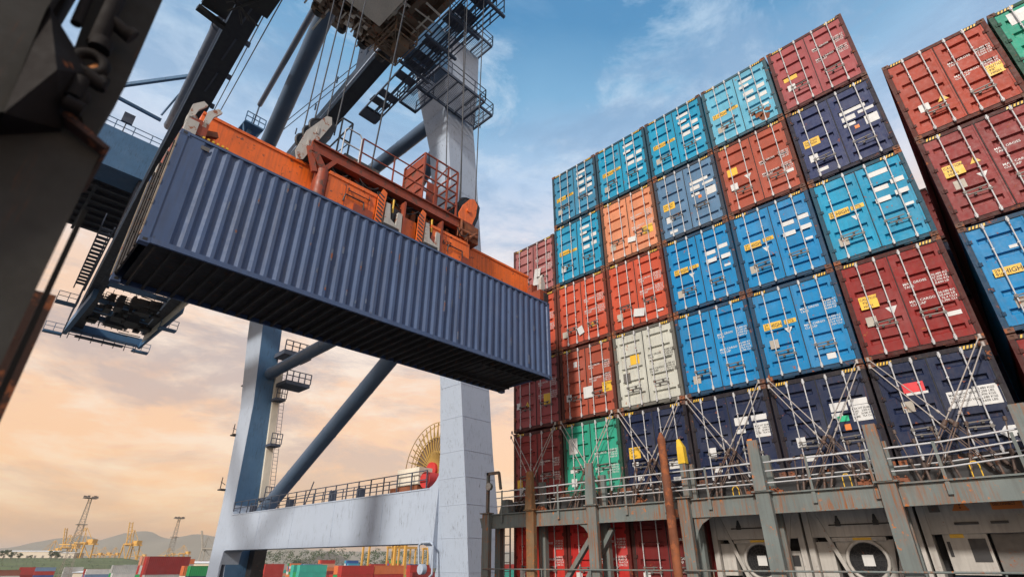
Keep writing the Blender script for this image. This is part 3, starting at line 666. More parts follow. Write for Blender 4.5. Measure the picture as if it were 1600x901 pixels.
b = MB(); b.box(14.85, 15.45, -3, 15.2, 1.46, 1.515); b.box(15.40, 15.46, -3, 15.2, 1.28, 1.455); b.build('walkway_deck', M['bridge'], lb)
b = MB(); b.box(14.70, 15.45, 14.80, 15.24, 1.30, 1.455); b.build('end_beam', M['bridge'], lb)
def gsteel(m): return m
for x_, nm in ((14.72, 'front_rail'), (15.42, 'rear_rail')):
    b = MB()
    for zz in ((2.30, 2.08, 1.80) if x_ < 15 else (2.42, 1.98)):
        pts = [(x_+random.uniform(-.01, .01), y, zz+(.045 if y < 1 else 0)*(2-y)*.9+random.uniform(-.008, .008)) for y in [14.6-i*1.22 for i in range(15)]]
        b.path(pts, .019, 6)
    b.build(nm, M['galv'], lb)
for i in range(13):
    y = 14.3-i*1.3
    b = MB(); b.box(14.70, 14.72, y-.03, y+.03, 1.30, 2.34); b.box(14.685, 14.72, y-.045, y+.045, 1.26, 1.5); b.build('stanchion', M['bridge'], lb)
# lower handrail, with posts
b = MB(); b.tube((14.5, 15.0, -.20), (14.5, -2.5, -.16), .022, 8)
for i in range(9): y = 14.2-i*1.9; b.tube((14.5, y, -.2), (14.5, y, -1.6), .02, 6)
b.build('lower_rail', M['bridge'], lb)
# diagonal braces
for y0, y1 in ((10.18, 11.9), (9.9, 11.35)):
    x_ = 14.66 if y0 > 10 else 15.1
    b = MB(); b.bar((x_, y0, .92), (x_, y1, -1.0), .13, .15, 0, (1, 0, 0)); b.build('diagonal_brace', M['bridge'], lb)
b = MB(); b.bar((14.55, -.9, 1.2), (14.55, 1.25, -.9), .13, .15, 0, (1, 0, 0)); b.build('diagonal_brace', M['bridge'], lb)
# ladder at the quay end
b = MB()
for y in (14.25, 14.55): b.bar((15.1, y, -1.6), (15.1, y, 1.3), .04)
for k in range(10): b.bar((15.1, 14.25, -1.4+k*.28), (15.1, 14.55, -1.4+k*.28), .025)
b.build('ladder', M['handle'], lb)
# gear frame at the quay end of the bridge
b = MB(); b.bar((14.8, 15.12, 1.56), (14.8, 15.12, 3.05), .10, .10); b.bar((14.8, 14.55, 3.0), (14.8, 15.17, 3.0), .1, .1); b.bar((14.8, 14.55, 3.0), (14.8, 14.45, 2.4), .08, .08); b.build('gear_frame', M['bridge'], lb)
fl = empty('floodlight', (14.62, 14.80, 2.35), 'round floodlight under the frame at the quay end of the bridge', 'lamp')
b = MB(); b.tube((14.50, 14.80, 2.5), (14.62, 14.80, 2.5), .15, 16, .12); b.build('lamp_housing', M['bridge'], fl)
b = MB(); b.tube((14.485, 14.80, 2.5), (14.50, 14.80, 2.5), .13, 16); b.build('lamp_glass', M['whitepaint'], fl)
b = MB(); b.bar((14.62, 14.80, 2.5), (14.75, 14.9, 2.5), .04); b.build('bracket', M['bridge'], fl)
b = MB(); b.hexa([(14.85, 14.10, 1.52), (15.25, 14.10, 1.52), (15.25, 14.60, 1.52), (14.85, 14.60, 1.52)], [(14.95, 14.22, 2.05), (15.2, 14.22, 2.05), (15.2, 14.5, 2.05), (14.95, 14.5, 2.05)])
tag(b.build('vent_cowl', M['bridge']), 'small grey hatch cowl on the quay end of the lashing bridge', 'vent')
# rusty standing pipe and yellow topped bollard in front of the bridge
rp = empty('rusty_pipe', (14.15, 7.42, -1.6), 'heavily rusted standing pipe rising in front of the lashing bridge', 'pipe')
b = MB(); prev = None
for i in range(14):
    z0, z1 = -1.6+i*.34, -1.6+(i+1)*.34; b.tube((14.2, 7.42, z0), (14.2, 7.42, z1), .115+random.uniform(-.01, .012), 12, .115+random.uniform(-.01, .012))
b.build('pipe', M['rusty'], rp)
b = MB(); b.tube((14.2, 7.42, 3.16), (14.2, 7.42, 3.34), .11, 12, .03); b.build('cap', M['rusty'], rp)
b = MB(); b.box(14.30, 14.55, 7.38, 7.46, 1.1, 1.3); b.build('clamp', M['rusty'], rp)
yp = empty('guide_post', (15.05, 7.22, 1.5), 'grey guide post with a pointed yellow top behind the rusty pipe', 'post')
b = MB(); b.box(14.95, 15.11, 7.16, 7.34, 1.515, 2.55); b.build('post', M['bridge'], yp)
b = MB(); b.hexa([(14.93, 7.14, 2.551), (15.13, 7.14, 2.551), (15.13, 7.36, 2.551), (14.93, 7.36, 2.551)], [(14.94, 7.15, 3.02), (15.12, 7.15, 3.02), (15.12, 7.35, 3.02), (14.94, 7.35, 3.02)])
b.hexa([(14.94, 7.15, 3.021), (15.12, 7.15, 3.021), (15.12, 7.35, 3.021), (14.94, 7.35, 3.021)], [(15.0, 7.27, 3.26), (15.06, 7.27, 3.26), (15.06, 7.35, 3.24), (15.0, 7.35, 3.24)])
b.build('yellow_top', mat('yellow_post_paint', (.75, .48, .03), .5, dirt=.2), yp)

# lashing rods: crossing pairs on the lowest visible tier, each with its turnbuckle
names = ['maroon', 'green', 'first navy', 'second navy', 'third navy', 'far right navy']
def rod(p, q, label):
    p = Vector(p); q = Vector(q); t = empty('lashing_rod', tuple(q), label, 'lashing rod', 'lashing rods crossing the lowest tier')
    m = p.lerp(q, .60); b = MB(); b.tube(p, m, .015, 6); b.tube(p+Vector((0, 0, .04)), p-Vector((0, 0, .07)), .035, 8)
    b.tube(p.lerp(q, .50), p.lerp(q, .50)+(q-p).normalized()*.08, .032, 6); b.build('rod', M['rodmat'], t)
    b = MB(); b.tube(m-(q-p).normalized()*.06, m+(q-p).normalized()*.06, .05, 8)
    s = Vector((0, .028, 0)); b.bar(m-s, p.lerp(q, .90)-s, .022); b.bar(m+s, p.lerp(q, .90)+s, .022); b.tube(p.lerp(q, .88), p.lerp(q, .93), .045, 8); b.tube(p.lerp(q, .93), q, .024, 6)
    b.build('turnbuckle', M['turn'], t)
for i in range(6):
    yl = ay if i == 0 else colY(i-1)-.03; yr = yl-CW
    for j, (dz, dy, xx) in enumerate(((0, 0, 15.55), (-.20, .05, 15.50))):
        which = ('upper', 'lower')[j]
        rod((xx, yl-.09, 4.62+dz), (xx-.12, yr+.36+dy*6, 1.62), '%s of the two rods slanting down right across the %s container' % (which, names[i]))
        rod((xx-.05, yr+.09, 4.62+dz), (xx-.17, yl-.36-dy*6, 1.62), '%s of the two rods slanting down left across the %s container' % (which, names[i]))
# spare rods and turnbuckles stowed against the rails
k = 0
for y in [13.4, 12.2, 11.2, 9.7, 9.0, 8.2, 6.3, 5.6, 4.2, 3.6, 2.9, 1.6, .9, .2]:
    for s in range(2):
        yy = y+s*.16; q_ = random.uniform(-.28, .28); hh = random.uniform(.75, 1.25)
        t = MB(); p0 = Vector((15.05+s*.1, yy, 1.515)); p1 = Vector((15.33, yy+q_, 1.515+hh)); mm = p0.lerp(p1, .45)
        t.tube(p0, mm, .030, 6); t.tube(mm, p1, .014, 6); t.tube(p1, p1+Vector((0, 0, .09)), .036, 8); t.tube(mm-Vector((0, 0, .05)), mm+Vector((0, 0, .05)), .046, 8)
        tag(t.build('stowed_turnbuckle', M['turn']), 'rusty spare turnbuckle leaning on the lashing bridge rails', 'turnbuckle', 'spare turnbuckles leaning on the bridge rails'); k += 1
for y in (12.6, 8.7, 5.35, 4.85, 2.75, 2.1):
    t = MB()
    for _ in range(9):
        c_ = Vector((14.95+random.uniform(-.08, .1), y+random.uniform(-.16, .16), 1.56+random.uniform(0, .10))); t.box(c_.x-.045, c_.x+.045, c_.y-.05, c_.y+.05, c_.z-.04, c_.z+.03); t.tube(c_, c_+Vector((random.uniform(-.1, .1), random.uniform(-.1, .1), .08)), .022, 6)
    tag(t.build('twistlock_pile', M['rusty']), 'small pile of rusty twistlocks on the bridge walkway', 'twistlocks', 'twistlock piles on the bridge walkway')
for y, hh in ((3.25, .28), (5.9, .22), (.85, .3)):
    t = MB(); t.path([(14.9, y, 1.52), (14.9, y, 1.52+hh), (14.9, y-.05, 1.58+hh), (14.9, y-.12, 1.58+hh), (14.9, y-.16, 1.5+hh), (14.9, y-.16, 1.52)], .012, 6)
    tag(t.build('grab_hoop', M['yellow']), 'orange yellow grab hoop standing on the bridge walkway', 'handhold', 'yellow hoops on the bridge walkway')

# ------------------------------------------------------------------ the hanging container
HO = Vector((1.296, 11.069, 5.498)); HR = -.0228; HH = 2.863; HL = 12.192
hg = empty('hanging_container', HO, 'slate blue corrugated forty foot container hanging from the orange spreader', 'container', None, HR)
b = MB(); corr_side(b, .42, HL-.12, .012, 1, .13, HH-.07, 0, .2785, .040)
b.box(.15, .42, .012, .05, .13, HH-.07)
b.build('side_wall', M['hang'], hg, False)
b = MB(); corr_side(b, .42, HL-.12, CW-.012, -1, .13, HH-.07, 0, .2785, .04); b.box(.15, .42, CW-.05, CW-.012, .13, HH-.07); b.build('side_wall', M['hang'], hg, False)
b = MB()
for y0, y1 in ((0, .06), (CW-.06, CW)): b.box(.18, HL-.18, y0, y1, .02, .13); b.box(.18, HL-.18, y0, y1, HH-.07, HH-.01)
b.build('rail', M['hang'], hg, False)
b = MB(); b.box(.1, HL-.1, .06, CW-.06, HH-.045, HH-.02); b.build('roof', M['hang'], hg, False)
b = MB()
for y in (0, CW-.12): b.box(0.0, .15, y, y+.12, .12, HH-.12); b.box(HL-.12, HL, y, y+.12, .12, HH-.12)
b.build('corner_post', M['hang'], hg, False)
b = MB(); b.box(HL-.08, HL-.03, .12, CW-.12, .12, HH-.12); b.build('end_wall', M['hang'], hg, False)
for x_ in (0, HL-.18):
    for y in (0, CW-.17):
        for zz in (0, HH-.12):
            b = MB(); b.box(x_-.004, x_+.182, y-.004, y+.17, zz-.002, zz+.12); b.box(x_+.05, x_+.13, y-.008, y-.003, zz+.03, zz+.09, 1); b.build('corner_casting', [M['hang'], M['blk']], hg, False)
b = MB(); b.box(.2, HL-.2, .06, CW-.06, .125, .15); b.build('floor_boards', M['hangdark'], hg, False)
cm = MB()
for i in range(40):
    x_ = .30+i*.297
    if i > 30: cm.box(x_, x_+.05, .06, .55, .0, .122); cm.box(x_, x_+.05, CW-.55, CW-.06, .0, .122); cm.box(x_, x_+.05, .55, CW-.55, .09, .122)
    else: cm.box(x_, x_+.05, .06, CW-.06, .005, .122)
for y in (.55, CW-.60): cm.box(9.5, HL-.2, y, y+.05, .0, .125)
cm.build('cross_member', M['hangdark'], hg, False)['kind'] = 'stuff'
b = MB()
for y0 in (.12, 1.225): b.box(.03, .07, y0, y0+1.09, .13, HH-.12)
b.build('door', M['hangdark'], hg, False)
for y in (.45, .95, 1.5, 2.0):
    b = MB(); b.tube((-.0, y, .05), (-.0, y, HH-.05), .018, 8)
    for zz in (.1, .9, 1.5, 2.1, HH-.1): b.box(-.012, .03, y-.03, y+.03, zz-.03, zz+.03)
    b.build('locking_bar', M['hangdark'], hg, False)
b = MB(); b.box(-.02, .0, .0, .10, .14, HH-.14); b.box(-.02, .0, CW-.10, CW, .14, HH-.14)
for k_ in range(5): b.box(-.024, .0, -.010, .05, .35+k_*.5, .45+k_*.5)
b.build('door_edge', M['cream'], hg, False)
b = MB(); b.box(.45, .62, .0, .012, HH-.28, HH-.18); b.build('small_plate', M['handle'], hg, False)

random.seed(41); b = MB()
for i in range(34):
    x_ = .45+.2785*random.randint(1, 41)+.01; z_ = random.uniform(.2, 2.5); h_ = random.uniform(.05, .35)
    b.box(x_, x_+random.uniform(.012, .05), .006, .0115, z_, min(z_+h_, 2.75))
b.build('scrape_marks', mat('scraped_paint', (.13, .16, .22), .7, rust=.35, var=.4), hg, False)
# ------------------------------------------------------------------ spreader (local axes of the container, z from its base)
SPO = HO+Vector((0, 0, 0))
sp = empty('spreader', SPO, 'orange telescopic spreader beam locked onto the roof of the hanging container', 'spreader', None, HR)
def sb(b, name, m, th=sp): return b.build(name, m, th, False)
Z0 = HH+.03
b = MB(); b.box(.35, 3.3, .72, 1.62, Z0+.10, 4.12); b.box(.35, 3.3, .69, .72, 4.06, 4.14); b.box(.35, 3.3, .70, .72, Z0+.08, Z0+.14); sb(b, 'arm', M['orange'])
b = MB(); b.box(8.5, 11.85, .72, 1.62, Z0+.10, 4.12); b.box(8.5, 11.85, .69, .72, 4.06, 4.14); b.box(8.5, 11.85, .70, .72, Z0+.08, Z0+.14); sb(b, 'arm', M['orange'])
for x_ in (.05, 11.75):
    b = MB(); b.box(x_, x_+.42, .05, 2.40, Z0+.02, Z0+.42); b.box(x_+.05, x_+.35, .5, 1.9, Z0+.42, Z0+.80); sb(b, 'end_beam', M['orangedk'])
for x_ in (.03, HL-.25):
    for y in (.02, CW-.24):
        b = MB(); b.box(x_, x_+.24, y, y+.24, Z0-.02, Z0+.34); b.tube((x_+.12, y+.12, Z0+.3), (x_+.12, y+.12, Z0+.52), .07, 10); sb(b, 'twistlock_housing', M['whitepaint'] if x_ < 1 else M['blk'])
for x0, sgn in ((.02, 1), (.34, 1)):                     # flipper guides folded up at the left end
    b = MB(); b.prism([(x0, .10, 3.28), (x0+.10, .10, 3.25), (x0+.16, .10, 3.62), (x0+.30, .10, 3.86), (x0+.20, .10, 3.92), (x0+.02, .10, 3.70)], (0, .08, 0)); b.box(x0, x0+.08, .05, .25, 3.2, 3.4); sb(b, 'corner_guide', M['whitepaint'])
b = MB(); b.prism([(.05, 2.2, 3.3), (.25, 2.2, 3.3), (.35, 2.2, 3.95), (.1, 2.2, 3.8)], (0, .12, 0)); sb(b, 'corner_guide', M['whitepaint'])
b = MB(); b.prism([(HL-.2, .2, 3.2), (HL-.02, .2, 3.2), (HL+.05, .2, 3.75), (HL-.1, .2, 4.1), (HL-.2, .2, 3.9)], (0, .12, 0)); sb(b, 'corner_guide', M['whitepaint'])
b = MB(); b.box(.12, .5, .35, .62, 3.2, 3.4); b.bar((.3, .5, 3.3), (.75, .6, 3.55), .12, .14); b.tube((.2, .4, 3.5), (.5, .5, 3.55), .05, 8); sb(b, 'flipper_motor', M['rusty'])
# yellow black edge chevrons on the end
b = MB()
for i in range(6): b.box(.42+i*.10, .47+i*.10, .03, .05, Z0+.0, Z0+.05)
sb(b, 'edge_stripes', M['yellow'])
# fixed centre frame
b = MB(); b.box(3.48, 4.98, .32, 2.10, Z0+.10, 3.95); b.box(6.95, 8.55, .32, 2.10, Z0+.10, 3.88); b.box(5.9, 6.45, .40, 2.0, Z0+.10, 3.75)
b.box(3.48, 4.98, .295, .32, 3.86, 3.97); b.box(6.95, 8.45, .295, .32, 3.80, 3.90)
sb(b, 'centre_frame', M['orange'])
b = MB(); b.box(4.98, 6.95, .75, 1.7, Z0+.10, 3.7); b.box(3.2, 3.48, .40, 2.0, Z0+.06, 3.98); b.tube((8.6, .6, Z0+.1), (8.6, .6, 3.9), .16, 12); b.tube((3.33, .42, Z0+.1), (3.33, .42, 3.9), .17, 12)
sb(b, 'centre_core', M['orangedk'])
for x_ in (3.98, 7.62):
    b = MB(); b.path([(x_, .295, 3.22), (x_+.03, .27, 3.45), (x_+.60, .27, 3.45), (x_+.63, .295, 3.22)], .02, 6); sb(b, 'grab_bar', M['blk'])
b = MB(); b.path([(4.1, .295, 3.72), (4.1, .27, 3.62), (4.75, .27, 3.62), (4.75, .295, 3.72)], .015, 6); sb(b, 'grab_bar', M['blk'])
b = MB(); b.box(4.72, 4.74, .286, .296, 3.05, 3.8); b.box(4.0, 4.02, .286, .296, 3.05, 3.8); b.box(7.55, 7.57, .286, .296, 3.05, 3.75); sb(b, 'plate_seam', M['orangedk'])
lettering(sp, "60T", M['black'], (7.42, .30, 3.42), (1, 0, 0), (0, 0, 1), .24)
# J shaped hook plates with striped guards
for x_ in (5.05, 6.48):
    b = MB(); b.prism([(x_+.22, .26, 3.85), (x_+.36, .26, 3.85), (x_+.42, .26, 3.35), (x_+.62, .26, 3.22), (x_+.66, .26, 3.7), (x_+.80, .26, 3.7), (x_+.82, .26, 2.98), (x_+.6, .26, 2.90), (x_+.5, .26, 3.05), (x_+.22, .26, 3.1)], (0, .12, 0)); sb(b, 'hook_plate', M['whitepaint'])
    b = MB(); b.prism([(x_-.08, .24, 3.05), (x_+.12, .24, 2.98), (x_+.2, .24, 4.15), (x_+.06, .24, 4.22), (x_-.06, .24, 3.9)], (0, .04, 0)); sb(b, 'guard_plate', M['orange'])
    b = MB()
    for i in range(8): b.add([(x_-.07, .237, 3.10+i*.13), (x_+.13, .237, 3.00+i*.13), (x_+.135, .237, 3.055+i*.13), (x_-.065, .237, 3.155+i*.13)], [(0, 1, 2, 3)])
    sb(b, 'guard_stripes', M['blk'])
    b = MB(); b.box(x_+.15, x_+.85, .42, .9, 2.93, 3.9); b.box(x_+.2, x_+.7, .2, .4, Z0+.01, Z0+.2); sb(b, 'hook_recess', M['blk'])
    b = MB(); b.tube((x_+.5, .33, 3.3), (x_+.5, .33, 3.62), .035, 8); b.tube((x_+.5, .33, 3.62), (x_+.5, .33, 4.1), .03, 8, None, 1); sb(b, 'hydraulic_cylinder', [M['blk'], M['yellow']])
    b = MB(); b.box(x_+.84, x_+.90, .26, .6, 2.98, 4.2); sb(b, 'side_frame', M['orangedk'])
# ------------------------------------------------------------------ headblock on top of the spreader
hb = empty('headblock', SPO, 'rusty orange headblock platform with sheaves, rails and cage above the spreader', 'headblock', None, HR)
b = MB(); b.box(2.9, 8.75, .42, .52, 4.40, 4.72); b.box(2.9, 8.75, 2.0, 2.10, 4.40, 4.72); b.box(2.9, 8.75, .36, .58, 4.72, 4.76); b.box(2.9, 8.75, .36, .58, 4.37, 4.40)
for x_ in (2.95, 4.4, 5.9, 7.3, 8.6): b.box(x_, x_+.14, .52, 2.0, 4.42, 4.70)
sb(b, 'platform_frame', M['orangedk'], hb)
b = MB(); b.box(3.05, 8.6, .53, 1.99, 4.705, 4.73); sb(b, 'platform_deck', M['blk'], hb)
for x_ in (3.35, 4.9, 6.9, 8.3):
    b = MB(); b.tube((x_, .7, 3.9), (x_, .7, 4.45), .08, 8); b.tube((x_, 1.8, 3.9), (x_, 1.8, 4.45), .08, 8); sb(b, 'twistlock_pin', M['orangedk'], hb)
b = MB(); b.bar((3.0, .4, 4.35), (3.42, .4, 3.8), .12, .2); b.bar((2.85, .45, 4.5), (3.1, .4, 3.75), .1, .14); b.bar((3.6, .4, 4.4), (3.3, .4, 3.9), .1, .12); sb(b, 'link_arm', M['orangedk'], hb)
pl = [(2.54, 4.22), (2.62, 3.98), (2.78, 4.05), (3.02, 4.75), (3.34, 5.68), (3.30, 5.94), (3.14, 5.88), (2.70, 5.02)]
b = MB(); b.prism([(x_, .50, z_) for x_, z_ in pl], (0, .04, 0)); b.box(2.95, 3.02, .48, .5, 5.1, 5.35); b.box(2.78, 2.84, .48, .5, 4.55, 4.8); sb(b, 'sheave_plate', M['whitepaint'], hb)
b = MB(); b.prism([(x_+.04, .54, z_) for x_, z_ in ((2.7, 4.2), (2.95, 4.3), (3.36, 5.2), (3.46, 5.72), (3.32, 5.88), (3.1, 5.8), (2.74, 5.0))], (0, 1.2, 0)); sb(b, 'sheave_housing', M['blk'], hb)
for y in (.75, 1.15, 1.6):
    b = MB(); b.torus((3.12, y, 5.55), (0, 1, 0), .30, .05, 20, 6); b.tube((3.12, y-.03, 5.55), (3.12, y+.03, 5.55), .28, 20); sb(b, 'sheave', M['blk'], hb)
pr = [(8.22, 4.76), (8.16, 5.08), (8.34, 5.50), (8.62, 5.88), (8.82, 5.98), (8.98, 5.80), (8.92, 5.3), (8.72, 4.76)]
b = MB(); b.prism([(x_, .48, z_) for x_, z_ in pr], (0, .05, 0)); b.prism([(x_, 1.9, z_) for x_, z_ in pr], (0, .05, 0)); b.tube((8.56, .43, 5.35), (8.56, .48, 5.35), .08, 12); sb(b, 'sheave_plate', M['orange'], hb)
b = MB(); b.prism([(x_+.16, .53, z_) for x_, z_ in pr], (0, 1.3, 0)); sb(b, 'sheave_housing', M['blk'], hb)
for y in (.8, 1.2, 1.6):
    b = MB(); b.torus((8.82, y, 5.72), (0, 1, 0), .42, .05, 20, 6); b.tube((8.82, y-.03, 5.72), (8.82, y+.03, 5.72), .38, 20); sb(b, 'sheave', M['blk'], hb)
b = MB(); b.box(8.3, 8.95, .35, 2.0, 4.05, 4.7); b.tube((8.1, .38, 4.3), (8.9, .38, 4.3), .09, 8); b.tube((8.2, .35, 4.05), (8.2, .35, 4.7), .05, 8); b.tube((8.5, .3, 4.1), (8.9, .4, 4.5), .06, 8)
for i in range(8): b.tube((8.05+i*.11, .36, 3.95+random.uniform(0, .1)), (8.1+i*.1, .4, 4.5), .025, 6)
sb(b, 'hydraulic_unit', M['rusty'], hb)
for (xa, xb, y) in ((4.55, 6.6, .47), (4.55, 6.6, 2.05)):
    b = MB(); b.rail((xa-.2, y, 4.76), (xb, y, 4.76), 1.05, 1.1, .02); sb(b, 'railing', M['redpaint'] if 0 else M['orangedk'], hb)
b = MB(); b.path([(3.75, .46, 4.76), (3.75, .46, 5.75), (3.82, .46, 5.86), (4.22, .46, 5.86), (4.30, .46, 5.75), (4.30, .46, 4.76)], .022, 6); b.bar((3.75, .46, 5.3), (4.3, .46, 5.3), .03); sb(b, 'grab_gate', M['galv'], hb)
b = MB()
for y in (.5, 1.9):
    for x_ in (3.62, 3.95): b.bar((x_, y, 4.75), (x_, y, 6.15), .04)
    b.bar((3.62, y, 6.15), (3.95, y, 6.15), .04); b.bar((3.62, y, 5.4), (3.95, y, 5.4), .04); b.bar((3.62, y, 5.4), (3.95, y, 6.15), .03); b.bar((3.62, y, 4.8), (3.95, y, 5.4), .03)
for x_ in (3.62, 3.95): b.bar((x_, .5, 6.15), (x_, 1.9, 6.15), .04)
sb(b, 'cable_guide_tower', M['blk'], hb)
b = MB(); b.box(4.0, 5.2, .8, 1.9, 4.73, 5.25); b.box(6.0, 6.5, .9, 1.7, 4.73, 5.05); sb(b, 'equipment_box', M['bridge'], hb)
cgx0, cgx1, cz0, cz1 = 6.62, 8.05, 4.76, 6.75
b = MB()                                                # personnel cage
for x_ in (cgx0, cgx0+.5, cgx0+1., cgx1):
    for y in (.52, 1.7): b.bar((x_, y, cz0), (x_, y, cz1), .055)
for zz in (cz0+.05, cz0+.55, cz0+1.05, cz0+1.55, cz1):
    for y in (.52, 1.7): b.bar((cgx0, y, zz), (cgx1, y, zz), .045)
    for x_ in (cgx0, cgx1): b.bar((x_, .52, zz), (x_, 1.7, zz), .045)
b.bar((cgx0+.5, .52, cz0+1.05), (cgx0+1., .52, cz1), .04); b.bar((cgx0+.5, 1.7, cz0), (cgx0+1., 1.7, cz0+1.05), .04)
sb(b, 'cage', M['orangedk'], hb)
b = MB(); b.box(cgx0+.02, cgx0+.07, .54, 1.68, cz0, cz1-.05); b.box(cgx0+.05, cgx0+.45, 1.66, 1.69, cz0, cz1-.1); b.box(cgx1-.42, cgx1, 1.66, 1.69, cz0, cz1); sb(b, 'cage_panel', M['orangedk'], hb)
# hoses and cables draped over the frame
random.seed(31)
for i in range(16):
    x0 = random.uniform(3.5, 8.0); x1 = x0+random.uniform(.4, 1.1); y0_ = random.uniform(.28, .6); zz = random.uniform(3.9, 4.3); sag = random.uniform(.1, .45); b = MB()
    b.path([(x0+(x1-x0)*t/7, y0_, zz-sag*4*(t/7)*(1-t/7)) for t in range(8)], .018, 5); sb(b, 'hose', M['blk'], hb)
b = MB()
for i in range(26):
    x0 = random.uniform(3.3, 8.3); w_ = random.uniform(.06, .22); b.box(x0, x0+w_, random.uniform(.6, .7), 1.4, 3.9, 4.0+random.uniform(.05, .35))
sb(b, 'valve_block', M['rusty'], hb)
b = MB(); b.box(4.3, 4.9, .285, .315, Z0+.1, 3.3); b.box(6.96, 7.3, .285, .315, Z0+.1, 3.5); b.box(8.2, 8.54, .285, .315, Z0+.1, 3.3); b.box(3.3, 8.6, .31, .4, Z0+.02, Z0+.12); sb(b, 'dark_orange_patch', M['orangedk'])  # flat darker orange patches on the spreader face
# hoist ropes up to the trolley
def wl(x_, y, z_):
    c_, s_ = math.cos(HR), math.sin(HR); return Vector((HO.x+c_*x_-s_*y, HO.y+s_*x_+c_*y, HO.z+z_))
ropes = [(2.92, .75, 3.0, .6), (2.96, 1.6, 3.05, 2.2), (3.56, .75, 3.8, .6), (3.56, 1.6, 3.8, 2.2), (8.42, .8, 7.9, .6), (8.42, 1.6, 8.0, 2.2), (9.14, .8, 9.0, .6), (9.14, 1.6, 9.0, 2.2)]
for i, (x_, y, x2, y2) in enumerate(ropes):
    b = MB(); b.tube(wl(x_, y, 5.6), wl(x2, y2, 22.6), .022, 6)
    tag(b.build('hoist_rope', M['rope']), 'steel hoist rope rising from the %s sheaves of the headblock' % ('left' if i < 4 else 'right'), 'rope', 'hoist ropes above the headblock %s' % ('left' if i < 4 else 'right'))
b = MB(); b.tube(wl(5.2, 1.5, 4.9), wl(5.9, 1.5, 22.4), .03, 6); tag(b.build('power_cable', M['rope']), 'black power cable hanging down into the middle of the headblock', 'cable')

# ------------------------------------------------------------------ the ship to shore crane
cr = empty('quay_crane', (22, 40, -14), 'huge pale blue ship to shore gantry crane standing over the ship', 'crane')
def loft(b, secs, m=0):
    """secs: list of (z, x0, x1, y0, y1)"""
    for (z0, a0, a1, c0, c1), (z1, b0, b1, d0, d1) in zip(secs[:-1], secs[1:]):
        b.hexa([(a0, c0, z0), (a1, c0, z0), (a1, c1, z0), (a0, c1, z0)], [(b0, d0, z1), (b1, d0, z1), (b1, d1, z1), (b0, d1, z1)], m)
LEG = [(-14, 24.0, 26.8, 24.3, 27.4), (-.5, 22.4, 25.05, 24.3, 27.2), (3.0, 22.05, 24.6, 24.3, 27.0), (6, 21.68, 24.15, 24.3, 26.5), (10, 21.2, 23.7, 24.3, 26.3), (20, 19.95, 22.6, 24.3, 26.3), (29, 18.75, 21.55, 24.3, 26.6), (31.6, 18.2, 21.2, 24.3, 26.9), (34.2, 17.4, 20.9, 23.6, 27.0), (38.5, 16.6, 20.6, 23.3, 27.3)]
b = MB(); loft(b, LEG); b.build('waterside_leg', M['crane'], cr)
b = MB(); loft(b, [(z_, -7.5+ (14.8-x1)*0-(x1-22)*1.0+0, -5.0-(x0-20)*1.0, y0_, y1_) for z_, x0, x1, y0_, y1_ in LEG]); b.build('waterside_leg', M['crane'], cr)
LLEG = [(-14, 23.6, 26.3, 58.2, 61.4), (1.0, 22.3, 24.9, 58.2, 60.9), (5.2, 21.95, 24.2, 58.2, 61.2), (15, 21.6, 23.6, 58.2, 61.6), (23.4, 20.7, 22.9, 58.2, 62.2), (36, 19.4, 21.6, 58.2, 62.2)]
b = MB(); loft(b, LLEG); b.build('landside_leg', M['craneblue'], cr)  # blue tone paints the shaded side of the pale leg
b = MB()                                                # thin pale plate paints the sunlit face of the land leg
for (z0, x0, x1, y0_, y1_), (z1, a0, a1, c0, c1) in zip(LLEG[:-1], LLEG[1:]):
    b.hexa([(x0-.03, y0_+.02, z0), (x0-.004, y0_+.02, z0), (x0-.004, y1_, z0), (x0-.03, y1_, z0)], [(a0-.03, c0+.02, z1), (a0-.004, c0+.02, z1), (a0-.004, c1, z1), (a0-.03, c1, z1)])
b.build('leg_lit_face', M['crane'], cr)
b = MB(); loft(b, [(z_, -7.5-(x1-22), -5-(x0-20), y0_, y1_) for z_, x0, x1, y0_, y1_ in LLEG]); b.build('landside_leg', M['craneblue'], cr)
# portal beam with rounded haunches
def beam_poly(x0, x1, name, m):
    zt, zb = 4.08, 1.0; ya, yb = 27.0, 58.2; pts = [(yb+.0, zt)]
    pts = []
    for i in range(7): t = math.pi/2*i/6; pts.append((yb-.9+.9*math.sin(t), zt+.9-.9*math.cos(t)))           # upper far corner fillet
    pts2 = [(yb, zb-1.2), (yb-.15, zb-.1), (yb-.6, zb)]
    pts3 = [(ya+1.0, zb), (ya+.35, zb-.2), (ya+.05, zb-1.3)]
    pts4 = []
    for i in range(7): t = math.pi/2*i/6; pts4.append((ya-.4+1.4-1.4*math.sin(math.pi/2-t), zt+1.4-1.4*math.cos(math.pi/2-t)))
    poly = pts+pts2+pts3+pts4
    b = MB(); b.prism([(x0, y, z_) for y, z_ in poly], (x1-x0, 0, 0)); return b.build(name, m, cr)
beam_poly(21.9, 23.6, 'portal_beam', M['crane'])
beam_poly(-8.6, -6.9, 'portal_beam', M['crane'])
b = MB(); b.hexa([(21.9, 58.21, -14), (22.05, 58.21, -14), (22.05, 60.6, -14), (21.9, 60.6, -14)], [(21.9, 58.21, 5.4), (22.05, 58.21, 5.4), (22.05, 61.15, 5.4), (21.9, 61.15, 5.4)]); b.build('knee_lit_plate', M['crane'], cr)  # thin pale plate paints the lit face; leg behind keeps the shade tone
b = MB(); b.box(21.86, 21.9, 27.6, 58.0, 4.04, 4.12); b.build('beam_flange', M['crane'], cr)
b = MB(); b.rail((21.95, 28.0, 4.12), (21.95, 58.0, 4.12), 1.1, 1.55, .035); b.rail((23.5, 28.0, 4.12), (23.5, 58.0, 4.12), 1.1, 1.55, .03); b.build('beam_railing', M['grate'], cr)
b = MB()
